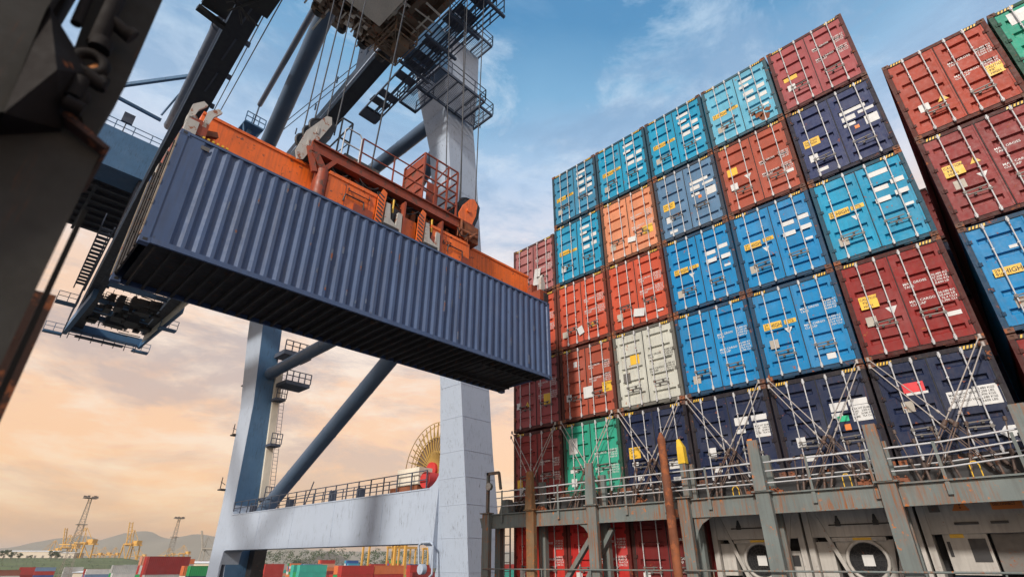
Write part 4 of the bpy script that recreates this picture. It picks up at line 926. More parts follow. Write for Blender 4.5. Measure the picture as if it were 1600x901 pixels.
for y in (36.5, 40.5, 47.5, 55): b.box(22.5, 22.9, y, y+.5, 4.1, 4.1+random.uniform(.5, 1.0)); b.bar((22.2, y-.3, 4.1), (22.2, y-.3, 5.0), .08)
b.bar((22.6, 45, 4.1), (22.6, 44, 6.0), .07); b.build('beam_fittings', M['grate'], cr)
b = MB(); b.box(22.2, 23.3, 29.2, 31.6, 4.5, 5.6); b.build('reel_cabinet', M['cab'], cr)
b = MB(); b.tube((22.1, 28.4, 4.70), (23.2, 28.4, 4.70), .5, 20); b.build('reel_drive', M['redpaint'], cr)
b = MB(); b.box(22.15, 23.5, 29.2, 32.2, 4.1, 4.45); b.build('reel_base', M['rusty'], cr)
# plate seams standing a few millimetres proud
b = MB()
for y in (32.5, 38.8, 45.2, 51.6): b.box(21.885, 21.9, y, y+.03, 1.02, 4.03)
for (z0, x0, x1, ya_, yb_), (z1, a0, a1, c0, c1) in zip(LEG[1:-1], LEG[2:]):
    for f in (.0, .5):
        zz = z0+(z1-z0)*f; xx0 = x0+(a0-x0)*f; xx1 = x1+(a1-x1)*f; yy = ya_+(c0-ya_)*f; ye = yb_+(c1-yb_)*f
        b.box(xx0+.02, xx1-.02, yy-.012, yy, zz, zz+.03); b.box(xx0-.016, xx0-.004, yy+.05, ye-.05, zz, zz+.03)
b.build('plate_seam', M['crane'], cr)
# cable reel
cx, cyy, czz, rr = 24.6, 30.4, 5.7, 3.35
b = MB()
for i in range(44):
    a = 2*math.pi*i/44; dy, dz = math.cos(a), math.sin(a)
    b.bar((cx-.28, cyy+dy*.5, czz+dz*.5), (cx-.05, cyy+dy*rr, czz+dz*rr), .05, .07, 0, (1, 0, 0)); b.bar((cx+.28, cyy+dy*.5, czz+dz*.5), (cx+.28, cyy+dy*rr, czz+dz*rr), .05, .07, 0, (1, 0, 0))
for q in (1.3, 2.3, 3.35): b.torus((cx-.2, cyy, czz), (1, 0, 0), q, .03, 48, 5); b.torus((cx+.28, cyy, czz), (1, 0, 0), q, .03, 48, 5)
b.build('cable_reel', M['reelyellow'], cr)
b = MB(); b.tube((cx-.02, cyy, czz), (cx+.2, cyy, czz), 2.35, 40); b.build('reel_cable', M['brownsteel'], cr)
b = MB(); b.tube((cx-.5, cyy, czz), (cx+.3, cyy, czz), .55, 20); b.build('reel_hub', M['redpaint'], cr)
# tubes: level ties and diagonals between the legs
def tube(p, q, r, name='brace_tube', m='cranetube'):
    b = MB(); b.tube(p, q, r, 24); p = Vector(p); q = Vector(q); d = (q-p).normalized(); n = int((q-p).length/6)
    for i in range(1, n): c = p.lerp(q, i/n+random.uniform(-.01, .01)); b.tube(c-d*.04, c+d*.04, r+.018, 24)
    for c, e in ((p, d), (q, -d)): b.tube(c+e*.5, c+e*1.7, r*1.12, 24, r*1.03)
    b.build(name, M[m], cr)
for sx in (1, -1):
    X = lambda v: v if sx == 1 else 15-v-1.5
    tube((X(22.6), 58.3, 18.6), (X(21.2), 26, 18.2), .62)
    tube((X(22.9), 53.5, 4.1), (X(21.6), 26.0, 18.0), .64)
    tube((X(20.2), 26.5, 34.3), (X(20.2), 58.3, 34.6), .62)
    tube((X(20.4), 26.6, 31.6), (X(21.2), 44, 19), .6)
    tube((X(20.4), 57.5, 33.4), (X(21.2), 44, 19), .6)
# upper cross beams along the ship
b = MB(); b.box(-6, 17.4, 23.32, 24.75, 33.9, 38.4); b.build('waterside_cross_beam', M['craneblue'], cr)
b = MB(); b.box(-14, 20.0, 58.25, 59.5, 35.6, 40.2); b.box(-14, 20.0, 59.5, 61.8, 35.64, 40.16); b.build('landside_cross_beam', M['craneblue'], cr)
b = MB(); b.rail((-12, 58.4, 40.2), (18, 58.4, 40.2), 1.2, 1.7, .04); b.rail((-12, 61.4, 40.2), (18, 61.4, 40.2), 1.2, 1.7, .04); b.build('cross_beam_railing', M['craneblue'], cr)
b = MB(); b.box(-13, 17, 61.9, 74, 35.7, 40.0); b.build('machinery_house', M['craneshade'], cr)
b = MB()
for i in range(7): b.box(-13, 17, 62.5+i*1.7, 62.8+i*1.7, 35.35, 35.69)
for x_ in (-8, -3, 2, 7, 12): b.box(x_, x_+.3, 62, 74, 35.2, 35.34)
b.build('machinery_house_joists', M['craneshade'], cr)
b = MB(); b.box(1.6, 2.6, 58.0, 58.2, 41.3, 42.5); b.bar((2.1, 58.2, 40.2), (2.1, 58.2, 41.3), .1); b.build('light_box', M['grate'], cr)
b = MB(); b.bar((-1.2, 58.4, 40.2), (-1.0, 57.6, 43.5), .35); b.bar((-1.0, 57.6, 43.5), (4.7, 57.6, 43.2), .3); b.bar((-1.0, 57.6, 43.5), (6.8, 54, 49.5), .35); b.bar((4.5, 57.0, 43.4), (5.2, 56.0, 46.5), .15)
b.box(5.2, 7.2, 53.3, 54.6, 48.7, 48.9); b.rail((5.2, 53.3, 48.9), (7.2, 53.3, 48.9), 1.3, .8, .04); b.box(5.4, 6.8, 53.2, 53.4, 47.4, 48.5); b.build('floodlight_arm', M['craneblue'], cr)
# girders (the rails the trolley runs on), slightly turned towards the land
DY = .0575
def gx(x_at22, y): return x_at22+(y-22)*DY
def girder(xa, wd, z0, h, y0, y1, name, m):
    b = MB(); b.hexa([(gx(xa, y0), y0, z0), (gx(xa+wd, y0), y0, z0), (gx(xa+wd, y1), y1, z0), (gx(xa, y1), y1, z0)], [(gx(xa, y0), y0, z0+h), (gx(xa+wd, y0), y0, z0+h), (gx(xa+wd, y1), y1, z0+h), (gx(xa, y1), y1, z0+h)])
    return b.build(name, M[m], cr)
girder(2.95, 1.35, 28.0, 1.5, -14, 88, 'girder', 'craneshade'); girder(10.55, .95, 28.0, 1.6, -14, 84, 'girder', 'craneshade')
girder(2.78, .14, 28.0, .10, -14, 88, 'trolley_rail', 'crane'); girder(10.36, .14, 28.1, .12, -14, 84, 'trolley_rail', 'crane')
b = MB()
for i in range(26):
    y = -4+i*3.4
    b.box(gx(4.32, y), gx(4.55, y), y, y+.15, 28.0, 28.35); b.bar((gx(10.2, y), y, 29.6), (gx(10.2, y), y, 30.2), .08)
    b.box(gx(3.7, y), gx(3.8, y), y, y+2.2, 27.93, 27.98)
b.build('girder_brackets', M['grate'], cr)
b = MB()                                               # hangers from the cross beams
for xa in (3.4, 11.0):
    b.box(gx(xa, 24)-.4, gx(xa, 24)+.4, 23.4, 24.6, 29.5, 33.9); b.box(gx(xa, 59)-.5, gx(xa, 59)+.5, 58.6, 60.6, 29.5, 35.6)
b.build('girder_hanger', M['craneshade'], cr)
# end of the backreach: end beam, cross ties, machinery, hung walkways
b = MB(); b.box(gx(2.6, 88), gx(11.6, 84)+.2, 87.4, 88.1, 27.4, 28.6)
b.box(gx(2.4, 88), gx(2.9, 88), 72, 88, 26.9, 28.0)
for y in (70, 76, 79.5, 82.5): b.box(gx(3, y), gx(11, y), y, y+.5, 28.1, 28.6)
b.box(gx(11.3, 84), gx(11.6, 84), 70, 88, 27.2, 28.0); b.build('backreach_frame', M['craneblue'], cr)
b = MB()
for i in range(34):
    x_, y = random.uniform(7, 14), random.uniform(74, 83); b.box(x_, x_+random.uniform(.3, 1.6), y, y+random.uniform(.4, 2), 28.0+random.uniform(-.6, .3), 28.6+random.uniform(0, 1.3))
b.build('backreach_machinery', M['blk'], cr)
b = MB()
for i in range(70):
    x_, y = random.uniform(6.5, 14.2), random.uniform(70, 86.5); k_ = random.random()
    if k_ < .5: b.bar((x_, y, 28.2), (min(x_+random.uniform(1, 5), 14.4), y, 28.2+random.uniform(-.2, .2)), .10)
    elif k_ < .8: b.bar((x_, y, 28.1), (x_, y, 28.1+random.uniform(.8, 2.4)), .07)
    else: b.rail((x_, y, 28.3), (min(x_+3, 14.4), y, 28.3), 1.1, .7, .035)
b.build('backreach_pipework', M['blk'], cr)
b = MB(); b.prism([(14.45, 66, 27.0), (14.45, 84, 27.0), (14.45, 84, 28.0), (14.45, 66, 30.2)], (.12, 0, 0)); b.build('backreach_lit_plate', M['cab'], cr)  # pale plate paints the sunlit side of the dark girder
b = MB()
for (x_, y) in ((5.2, 88), (4.6, 76), (15.3, 88), (15.3, 76)): b.box(x_-1.0, x_+1.0, y-.4, y+.4, 26.7, 26.95); b.rail((x_-1, y-.4, 26.95), (x_+1, y-.4, 26.95), 1.1, .9, .035)
b.build('side_platform', M['craneblue'], cr)
b = MB(); b.rail((gx(3, 74), 74, 29.5), (gx(11, 74), 74, 29.5), 1.2, 1.5, .05); b.rail((gx(2.4, 60), 60, 28.2), (gx(2.4, 86), 86, 28.2), 1.2, 1.5, .04); b.rail((6.8, 87, 26.2), (14.5, 87, 26.2), 1.2, 1.2, .05); b.box(7.5, 13, 86.6, 87.3, 26.6, 26.8); b.build('backreach_railing', M['grate'], cr)
b = MB()                                               # stair down the outside of the left girder
for i in range(16): y = 57+i*.95; b.box(gx(1.55, y), gx(2.55, y), y, y+.55, 28.2-i*.02, 28.28-i*.02)
for xx in (1.55, 2.55): b.bar((gx(xx, 56), 56, 28.1), (gx(xx, 73), 73, 27.9), .12, .25)
b.rail((gx(1.55, 56), 56, 28.2), (gx(1.55, 73), 73, 28.0), 1.1, 1.1, .04, 0, 3)
for j in range(14): y = 60+j*2; b.bar((gx(2.4, y), y, 27.9), (gx(2.4, y+1), y+1, 26.4), .07); b.bar((gx(2.4, y+1), y+1, 26.4), (gx(2.4, y+2), y+2, 27.9), .07)
b.bar((gx(2.4, 60), 60, 26.4), (gx(2.4, 88), 88, 26.4), .09)
b.build('walkway_stair', M['grate'], cr)
# side walkway under the right girder
b = MB()
for i in range(13):
    y = 12.5+i*1.0
    if i in (4, 9): continue
    xg = gx(11.75, y); b.box(xg, xg+1.25, y, y+.62, 27.0+(.2 if i % 2 else 0), 27.06+(.2 if i % 2 else 0))
for o_ in (0, .65, 1.25): b.bar((gx(11.75, 12)+o_, 12, 26.95), (gx(11.75, 25.4)+o_, 25.4, 26.95), .07, .14)
b.box(gx(11.75, 25)+0, gx(11.75, 25)+1.25, 24.6, 25.5, 26.9, 26.98)
b.rail((gx(11.75, 20)+1.3, 19.6, 26.9), (gx(11.75, 20)+2.0, 19.6, 26.9), .8, .7, .03)
for i in range(6): b.box(gx(11.75, 20)+.1*i+1.3, gx(11.75, 20)+1.34+.1*i, 19.6, 21.5, 26.9, 26.95)
b.build('girder_walkway', M['grate'], cr)
b = MB(); b.rail((gx(13.0, 12), 12, 27.0), (gx(13.0, 25.4), 25.4, 27.0), 1.15, .9, .03, 0, 3); b.build('walkway_railing', M['grate'], cr)
# platforms round the leg head
def platform(x0, x1, y0, y1, zz, hole=None, name='leg_platform'):
    b = MB(); t_ = .14
    for y in (y0, y1-.1): b.box(x0, x1, y, y+.1, zz, zz+.22)
    n = int((x1-x0)/.9)
    for i in range(n+1): x_ = x0+(x1-x0-.1)*i/n; b.box(x_, x_+.1, y0+.1, y1-.1, zz, zz+.2)
    for i in range(int((y1-y0)/.12)): y = y0+.12+i*.12; b.box(x0+.1, x1-.1, y, y+.03, zz+.201, zz+.235) if y < y1-.12 else None
    b.build(name, M['grate'], cr)
    b = MB(); b.rail((x0, y0, zz+.22), (x1, y0, zz+.22), 1.15, 1.2, .03, 0, 2); b.rail((x0, y0, zz+.22), (x0, y1, zz+.22), 1.15, 1.2, .03, 0, 2); b.rail((x1, y0, zz+.22), (x1, y1, zz+.22), 1.15, 1.2, .03, 0, 2); b.build('platform_railing', M['grate'], cr)
platform(15.4, 20.0, 21.6, 24.25, 31.5)
platform(20.0, 21.4, 22.2, 25.6, 31.5)
platform(15.4, 17.0, 24.3, 26.5, 31.5)
platform(15.9, 20.6, 21.6, 24.25, 38.4)
b = MB(); b.rail((20.9, 24.4, 31.7), (21.7, 24.0, 31.7), .4, 1, .03)
for i in range(24): b.bar((20.75, 24.0, 31.7+i*.3), (21.1, 24.0, 31.7+i*.3), .03)
b.bar((20.75, 24.0, 31.7), (20.75, 24.0, 39), .05); b.bar((21.1, 24.0, 31.7), (21.1, 24.0, 39), .05); b.build('ladder', M['grate'], cr)
# land leg ladder tower with small landings
b = MB()
for z0 in (5.5, 10.8, 15.6): b.box(24.2-(z0-5)*.09, 25.3-(z0-5)*.09, 56.8, 58.1, z0, z0+.25); b.rail((24.2-(z0-5)*.09, 56.8, z0+.2), (25.3-(z0-5)*.09, 56.8, z0+.2), 1.1, .55, .04)
b.box(22.6, 25.8, 55.6, 58.1, 20.4, 20.9); b.rail((22.6, 55.6, 20.9), (25.8, 55.6, 20.9), 1.1, .8, .05); b.box(23.4, 26.2, 55.6, 58.1, 17.2, 17.6); b.rail((23.4, 55.6, 17.6), (26.2, 55.6, 17.6), 1.1, .8, .05)
b.build('landing', M['grate'], cr)
b = MB(); b.hexa([(24.35, 57.9, 4.2), (25.1, 57.9, 4.2), (25.1, 58.6, 4.2), (24.35, 58.6, 4.2)], [(23.1, 57.9, 19.5), (23.8, 57.9, 19.5), (23.8, 58.6, 19.5), (23.1, 58.6, 19.5)]); b.build('cable_duct', M['cab'], cr)
b = MB()
for x_ in (25.0, 25.5): b.bar((x_, 57.4, 4.2), (x_-1.4, 57.4, 19.5), .04)
for i in range(40): zz = 4.5+i*.38; o_ = -(zz-4.2)*.0915; b.bar((25.0+o_, 57.4, zz), (25.5+o_, 57.4, zz), .03)
b.build('ladder', M['grate'], cr)
b = MB()                                               # small lamps on brackets on the outer edge of the land leg
for zz, y in ((6.6, 61.2), (12.2, 61.4), (17.8, 61.7)): b.box(21.4, 22.1, y-.1, y+.9, zz, zz+.12); b.bar((21.6, y+.75, zz), (21.6, y+.75, zz+1.3), .07); b.bar((21.7, y-.1, zz+.5), (21.6, y+1.0, zz+.9), .05)
b.build('lamp_bracket', M['blk'], cr)
b = MB(); b.box(24.4, 25.6, 57.0, 58.1, -6, 1.1); b.rail((24.4, 57.0, -2), (25.6, 57.0, -2), 1.0, .4, .04); b.build('stair_tower', M['blk'], cr)
# hydraulic tube frame on the near haunch
b = MB(); b.path([(21.8, 28.0, -.1), (21.7, 28.0, .9), (21.7, 27.7, 1.05), (21.7, 26.9, 1.05), (21.7, 26.65, .9), (21.7, 26.6, -.6), (21.7, 26.9, -.8)], .06, 8); b.tube((21.6, 27.6, -.35), (21.9, 27.6, -.35), .28, 14); b.build('beam_tube_guard', M['crane'], cr)
# pylon stays
tube((15.2, 58.3, 40.0), (11.0, 32.5, 47.5), .0 or .85, 'stay_tube')
b = MB(); b.tube((12.5, 53, 48.3), (8.6, 27.5, 39.6), .28, 12); b.tube((12.5, 53, 48.3), (12.62, 53.8, 45.6), .09, 8); b.build('stay_tube', M['cranetube'], cr)
tube((5.55, 58, 43.2), (3.3, 29, 31.0), .42, 'stay_tube')
b = MB(); b.box(11.6, 13.8, 53.4, 55.4, 45.4, 45.6); b.rail((11.6, 53.4, 45.6), (13.8, 53.4, 45.6), 1.3, .8, .05); b.bar((12.6, 54.5, 40.2), (12.6, 54.5, 45.4), .45); b.bar((11.7, 54, 45.4), (12.6, 54.5, 42.5), .15); b.bar((13.7, 54, 45.4), (12.6, 54.5, 42.5), .15); b.build('stay_platform', M['craneblue'], cr)
b = MB()
for dx in (0, .5): b.tube((17.6+dx, 34, 48), (12.4+dx, 57, 41), .045, 6)
b.tube((6.0, 24, 38), (10.2, 62, 50), .05, 6); b.tube((5.4, 24, 38), (9.6, 62, 50), .05, 6)
b.build('stay_rope', M['rope'], cr)

# ------------------------------------------------------------------ trolley with cab on the girders
tr = empty('crane_trolley', (7.5, 14, 27), 'rusty brown crane trolley with pale operator cab running under the girders', 'trolley')
b = MB()
for y in (11, 14, 17, 19.7): b.box(3.0, 10.9, y, y+.4, 26.9, 27.5)
for x_ in (3.0, 5.4, 7.6, 9.6, 10.7): b.box(x_, x_+.35, 10.5, 20.1, 27.0, 27.6)
b.build('trolley_frame', M['brownsteel'], tr)
b = MB(); b.box(3.2, 10.8, 11, 19.9, 27.62, 28.4); b.build('trolley_deck', M['brownsteel'], tr)
random.seed(11)
b = MB()
for i in range(150):
    x_, y = random.uniform(3.2, 10.8), random.uniform(18.2, 20.2)
    if random.random() < .5: b.tube((x_, y, 26.7+random.uniform(-.3, .5)), (x_+random.uniform(-.9, .9), y+random.uniform(-.5, .5), 26.7+random.uniform(-.3, .8)), random.uniform(.03, .09), 6)
    else: s_ = random.uniform(.08, .35); b.box(x_, x_+s_*1.6, y, y+s_, 26.5, 26.6+random.uniform(.1, .6))
b.build('trolley_pipework', M['brownsteel'], tr)
b = MB()
for i in range(90):
    x_, y = random.uniform(3.2, 10.6), random.uniform(15.5, 19.8); k_ = random.random()
    if k_ < .45: b.tube((x_, y, 26.5+random.uniform(0, .35)), (x_+random.uniform(.4, 2.2), y, 26.5+random.uniform(0, .35)), random.uniform(.03, .07), 6)
    elif k_ < .7: b.bar((x_, y, 26.6), (x_, y+random.uniform(.5, 2), 26.6), .08)
    else: s_ = random.uniform(.15, .4); b.box(x_, x_+s_*1.4, y, y+s_, 26.45, 26.88)
b.build('trolley_pipework', M['cab'], tr)  # pale pipes paint in the lit look of the trolley beams
b = MB()
for x_ in (3.6, 4.8, 6.2, 7.6, 9.0, 10.2): b.tube((x_, 20.2, 26.7), (x_, 20.5, 26.7), .3, 14)
b.build('trolley_wheels', M['blk'], tr)
b = MB(); b.box(6.1, 8.75, 14.2, 18.15, 25.9, 26.2); b.build('cab_floor', M['cab'], tr)
b = MB(); b.box(6.15, 8.7, 14.25, 18.1, 26.21, 26.85); b.build('cab', M['glass'], tr)
b = MB(); bx = (9.2, 10.6, 17.2, 19.2)
for x_ in bx[:2]:
    for y in bx[2:]: b.bar((x_, y, 25.3), (x_, y, 26.9), .07)
for zz in (25.3, 25.85, 26.4):
    b.bar((bx[0], bx[2], zz), (bx[1], bx[2], zz), .06); b.bar((bx[0], bx[3], zz), (bx[1], bx[3], zz), .06); b.bar((bx[0], bx[2], zz), (bx[0], bx[3], zz), .06); b.bar((bx[1], bx[2], zz), (bx[1], bx[3], zz), .06)
b.bar((bx[0], bx[2], 25.3), (bx[1], bx[3], 25.3), .05); b.box(9.9, 10.5, 17.8, 18.6, 25.35, 26.0); b.build('service_basket', M['brownsteel'], tr)
b = MB()
for i in range(9): b.box(11.0+i*.26, 11.04+i*.26, 13, 19.5, 26.55, 26.62)
for y in (13, 15, 17, 19.5): b.box(11.0, 13.3, y, y+.15, 26.38, 26.54)
b.rail((11, 13, 26.7), (12.6, 13, 26.7), 1.1, .8, .025, 0, 2); b.rail((13.2, 13, 26.7), (13.2, 19.6, 26.7), 1.1, 1.1, .025, 0, 2); b.build('side_platform', M['grate'], tr)
b = MB(); b.box(1.7, 3.0, 23.2, 25.2, 27.3, 27.5); b.bar((1.6, 25.2, 27.0), (3.1, 25.4, 27.0), .3); b.rail((1.7, 23.2, 27.5), (1.7, 25.2, 27.5), 1, .5, .03); b.box(2.0, 4.6, 20.8, 23.4, 27.3, 27.7)
for i in range(14): b.tube((random.uniform(1.8, 4.4), random.uniform(21, 24.5), 27.0), (random.uniform(1.8, 4.6), random.uniform(21, 24.5), 27.5), .06, 6)
b.build('festoon_carriage', M['blk'], tr)

# ------------------------------------------------------------------ near post at the left of the picture
npst = empty('near_lashing_post', (-.4, 2.4, -1.6), 'weathered steel lashing post, darkened as if backlit, very close at the left edge', 'post')
def slab(pts, y0, dy, name, m):                        # outline in the x-z plane, real depth dy
    b = MB(); b.prism([(x_, y0, z_) for x_, z_ in pts], (0, dy, 0)); return b.build(name, M[m], npst)
slab([(-.17, 1.83), (.01, 1.53), (.03, 1.9), (.015, 2.5), (-.01, 5.2), (-.25, 5.2), (-.21, 2.3), (-.175, 1.95)], 2.40, .22, 'upper_flange', 'postgrey')
slab([(-.5, 5.2), (-.32, 5.2), (-.275, 1.97), (-.20, 1.88), (-.17, 1.55), (-.5, 1.3)], 2.44, .30, 'upper_web', 'postdark')
slab([(-.9, 5.2), (-.285, 5.2), (-.29, 1.93), (-.24, 1.42), (-.5, 1.05), (-.9, .9)], 2.25, .15, 'side_plate', 'postgrey')
b = MB(); A_ = (-.29, 2.28, 1.98); B_ = (-.085, 2.30, 1.78); C_ = (-.09, 2.34, 1.50); D_ = (-.235, 2.2, 1.38); E_ = (-.17, 2.16, 1.62)
b.add([A_, B_, C_, D_, E_, (-.29, 2.46, 1.98), (-.085, 2.46, 1.78), (-.09, 2.46, 1.5), (-.235, 2.46, 1.38)], [(0, 1, 4), (1, 2, 4), (2, 3, 4), (3, 0, 4), (0, 5, 6, 1), (1, 6, 7, 2), (2, 7, 8, 3), (3, 8, 5, 0), (5, 8, 7, 6)])
b.build('gusset', M['postdark'], npst)
slab([(-.9, 1.40), (-.25, 1.40), (-.12, 1.62), (-.05, 1.56), (.05, 1.49), (.05, -1.6), (-.9, -1.6)], 2.36, .34, 'lower_column', 'postgrey')
slab([(-.12, 1.545), (.055, 1.475), (.07, 1.49), (-.10, 1.57)], 2.30, .42, 'flange_edge', 'dkrust')
b = MB(); b.box(.085, .105, 2.75, 2.80, -1.6, 1.42); b.build('cable_conduit', M['postgrey'], npst)
b = MB(); b.box(-.02, .145, 3.1, 3.3, -1.6, 1.12); b.build('rear_stiffener', M['dkrust'], npst)
# shackle and rod hanging on the post
sh = empty('lashing_shackle', (-.1, 2.3, 1.6), 'dark rusty rod with shackles hanging against the near left post', 'shackle')
b = MB(); b.tube((-.145, 2.30, 2.5), (-.115, 2.30, 1.93), .034, 12); b.tube((-.115, 2.30, 2.10), (-.045, 2.30, 2.07), .030, 12); b.tube((-.045, 2.29, 2.07), (-.02, 2.29, 2.06), .036, 12)
b.tube((-.235, 2.3, 2.5), (-.20, 2.3, 1.98), .020, 10); b.build('rod', M['postdark'], sh)
b = MB(); b.torus((-.105, 2.29, 1.82), (.2, 1, 0), .050, .022, 20, 8); b.tube((-.10, 2.28, 1.90), (-.10, 2.28, 1.95), .04, 10); b.tube((-.10, 2.26, 1.735), (-.035, 2.26, 1.72), .030, 12); b.tube((-.04, 2.26, 1.70), (-.04, 2.26, 1.76), .02, 8); b.build('shackle', M['postdark'], sh)
b = MB(); b.torus((-.105, 2.27, 1.62), (.3, 1, 0), .040, .020, 20, 8); b.tube((-.10, 2.25, 1.70), (-.10, 2.25, 1.60), .026, 10); b.tube((-.115, 2.24, 1.56), (-.055, 2.24, 1.555), .030, 12); b.build('shackle', M['postdark'], sh)
b = MB(); b.tube((-.09, 2.31, 1.80), (-.075, 2.31, 1.83), .022, 10); b.build('pin_head', mat('orange_pin', (.45, .16, .03), .6, rust=.2), sh)

# ------------------------------------------------------------------ the yard and the harbour beyond
random.seed(21)
def yard_mesh():
    b = MB(); Ln = 12.19; H = 2.6
    corr_side(b, .1, Ln-.1, .02, 1, .14, H-.1, 0, .556, .05); b.box(0, Ln, 0, .05, 0, .14); b.box(0, Ln, 0, .05, H-.1, H); b.box(0, .1, 0, .1, .14, H-.1); b.box(Ln-.1, Ln, 0, .1, .14, H-.1)
    b.box(.04, Ln-.04, .08, 2.38, .04, H-.03); b.box(0, Ln, 2.38, CW, 0, H)
    b.box(0.01, .04, .1, 2.38, .04, H-.04)
    for y in (.55, 1.0, 1.5, 1.9): b.box(-.04, .01, y, y+.05, .1, H-.1)
    return b.mesh('yard_container', M['farbox'])
YM = yard_mesh()
PAL = {'red': (.42, .035, .03), 'dark red': (.25, .022, .025), 'green': (.02, .28, .09), 'teal': (.05, .42, .33), 'blue': (.02, .09, .28), 'navy': (.015, .03, .10), 'grey': (.40, .40, .38), 'white': (.6, .6, .58), 'orange': (.62, .17, .06), 'salmon': (.62, .28, .18), 'steel blue': (.16, .25, .38), 'brown': (.22, .08, .05), 'cyan': (.05, .33, .48)}
tw = ['lowest', 'second', 'third', 'fourth', 'fifth', 'sixth']; rw = ['first', 'second', 'third', 'fourth', 'fifth']
def yard_block(px, D, tiers, rows, bays, cols, where, seed=0, minus=0.):
    """block of containers whose nearest corner stands at picture position px, D metres deep"""
    rnd = random.Random(seed); c = at(px, D)
    for j in range(rows):
        for i in range(bays):
            if i > 0 and j > 0: continue
            for t in range(tiers - (1 if (j+i+seed) % 4 == 3 else 0)):
                cn = cols[(j*7+i*5+t*3+rnd.randint(0, 2)) % len(cols)] if (j, i, t) != (0, 0, tiers-1) else cols[0]
                lab = '%s container, %s tier%s, stack %s' % (cn, tw[t], (', %s row' % rw[j] if j else '')+(', %s bay' % rw[i] if i else ''), where)
                o = link('yard_container', YM, None, (c.x+i*12.5, c.y+j*2.62, -14+t*2.61), PAL[cn]); tag(o, lab, 'container', 'containers stacked in the yard')
# seen through the portal
yard_block(536, 172, 5, 3, 2, ['red', 'salmon', 'green', 'red', 'orange'], 'nearest under the portal beam', 1)
yard_block(470, 215, 5, 3, 1, ['teal', 'teal', 'green', 'red', 'white'], 'left of centre under the beam', 2)
yard_block(480, 330, 5, 3, 1, ['blue', 'steel blue', 'red', 'blue'], 'far left under the beam', 3)
yard_block(502, 420, 6, 2, 1, ['red', 'salmon', 'dark red', 'orange'], 'farthest back under the beam', 4)
yard_block(580, 360, 5, 3, 1, ['red', 'green', 'white', 'teal', 'red'], 'at mid distance under the beam', 5)
yard_block(640, 300, 5, 3, 1, ['blue', 'green', 'orange', 'salmon'], 'right of centre under the beam', 6)
yard_block(648, 215, 5, 2, 1, ['red', 'brown', 'green', 'dark red'], 'at the right end under the beam', 7)
yard_block(416, 330, 5, 2, 1, ['red', 'red', 'dark red'], 'beside the land leg foot', 8)
# left of the crane
yard_block(232, 168, 6, 4, 1, ['dark red', 'green', 'salmon', 'red', 'grey', 'red'], 'left of the land leg', 9)
yard_block(300, 152, 5, 3, 1, ['green', 'steel blue', 'orange', 'salmon', 'navy', 'white'], 'against the land leg', 10)
yard_block(182, 190, 5, 2, 1, ['green', 'grey', 'white', 'steel blue'], 'left of the dark red block', 11)
yard_block(105, 420, 4, 2, 1, ['grey', 'red', 'white', 'dark red'], 'far left near the mast', 12)
yard_block(60, 400, 4, 1, 1, ['steel blue', 'blue', 'red'], 'left of the tall mast', 13)
yard_block(35, 410, 4, 1, 1, ['red', 'dark red'], 'at the far left of the yard', 14)
yard_block(-10, 260, 4, 2, 1, ['red', 'brown', 'white'], 'at the left picture edge', 15)
yard_block(786, 330, 5, 3, 1, ['red', 'teal', 'white'], 'in the gap beside the crane leg', 16)

yard_block(430, 480, 5, 3, 1, ['grey', 'red', 'teal', 'white', 'salmon'], 'rear of the land leg foot', 17)
yard_block(455, 560, 5, 3, 1, ['orange', 'blue', 'white', 'green'], 'in the second rear line under the beam', 18)
yard_block(545, 500, 6, 3, 1, ['blue', 'red', 'cyan', 'white'], 'far behind the beam middle', 19)
yard_block(610, 520, 6, 3, 1, ['green', 'salmon', 'red', 'blue'], 'at the rear behind the gantries', 20)
yard_block(268, 300, 6, 3, 1, ['orange', 'green', 'grey', 'red'], 'between dark red block and land leg', 21)
yard_block(140, 300, 4, 3, 1, ['white', 'red', 'steel blue', 'grey'], 'beside the mast foot', 22)
# low ground cover and trees
def slab_ground(px0, px1, D0, D1, zz, name, m, kind='structure'):
    a, b_, c, d = at(px0, D0, zz), at(px1, D0, zz), at(px1, D1, zz), at(px0, D1, zz)
    b = MB(); b.add([a, b_, c, d], [(0, 1, 2, 3)]); tag(b.build(name, M[m]), kind=kind)
def rise(px, D):                                       # ground height of the grassy rise at the left
    t = min(max((D-430)/600, 0), 1); f = min(max((300-px)/120, 0), 1); f = f*f*(3-2*f)
    return -13.8+(21.5*t)*f
b = MB(); gx_n, gd_n = 28, 16
for i in range(gx_n+1):
    for j in range(gd_n+1):
        px, D = -320+i*(650/gx_n), 430+j*(820/gd_n); c = at(px, D, rise(px, D)-(12 if j == gd_n else 0)+random.uniform(-.3, .3)); b.v.append(tuple(c))
for i in range(gx_n):
    for j in range(gd_n): k = i*(gd_n+1)+j; b.f.append((k, k+gd_n+1, k+gd_n+2, k+1)); b.m.append(0); b.sm.append(True)
tag(b.build('grass_field', M['grass']), kind='structure')
slab_ground(380, 720, 520, 1500, -13.6, 'grass_field', 'grass')
def leafy(b, c, r, n, rnd):
    for _ in range(n):
        d = Vector((rnd.gauss(0, 1), rnd.gauss(0, 1), rnd.gauss(0, 1))).normalized()*r*rnd.uniform(.35, 1)*Vector((1, 1, .7)).length/1.58
        p = c+Vector((d.x, d.y, d.z*.7)); s = r*rnd.uniform(.10, .22)
        u = Vector((rnd.gauss(0, 1), rnd.gauss(0, 1), rnd.gauss(0, 1))).normalized(); v = u.orthogonal().normalized()
        b.add([p+u*s, p+v*s, p-u*s, p-v*s], [(0, 1, 2, 3)])
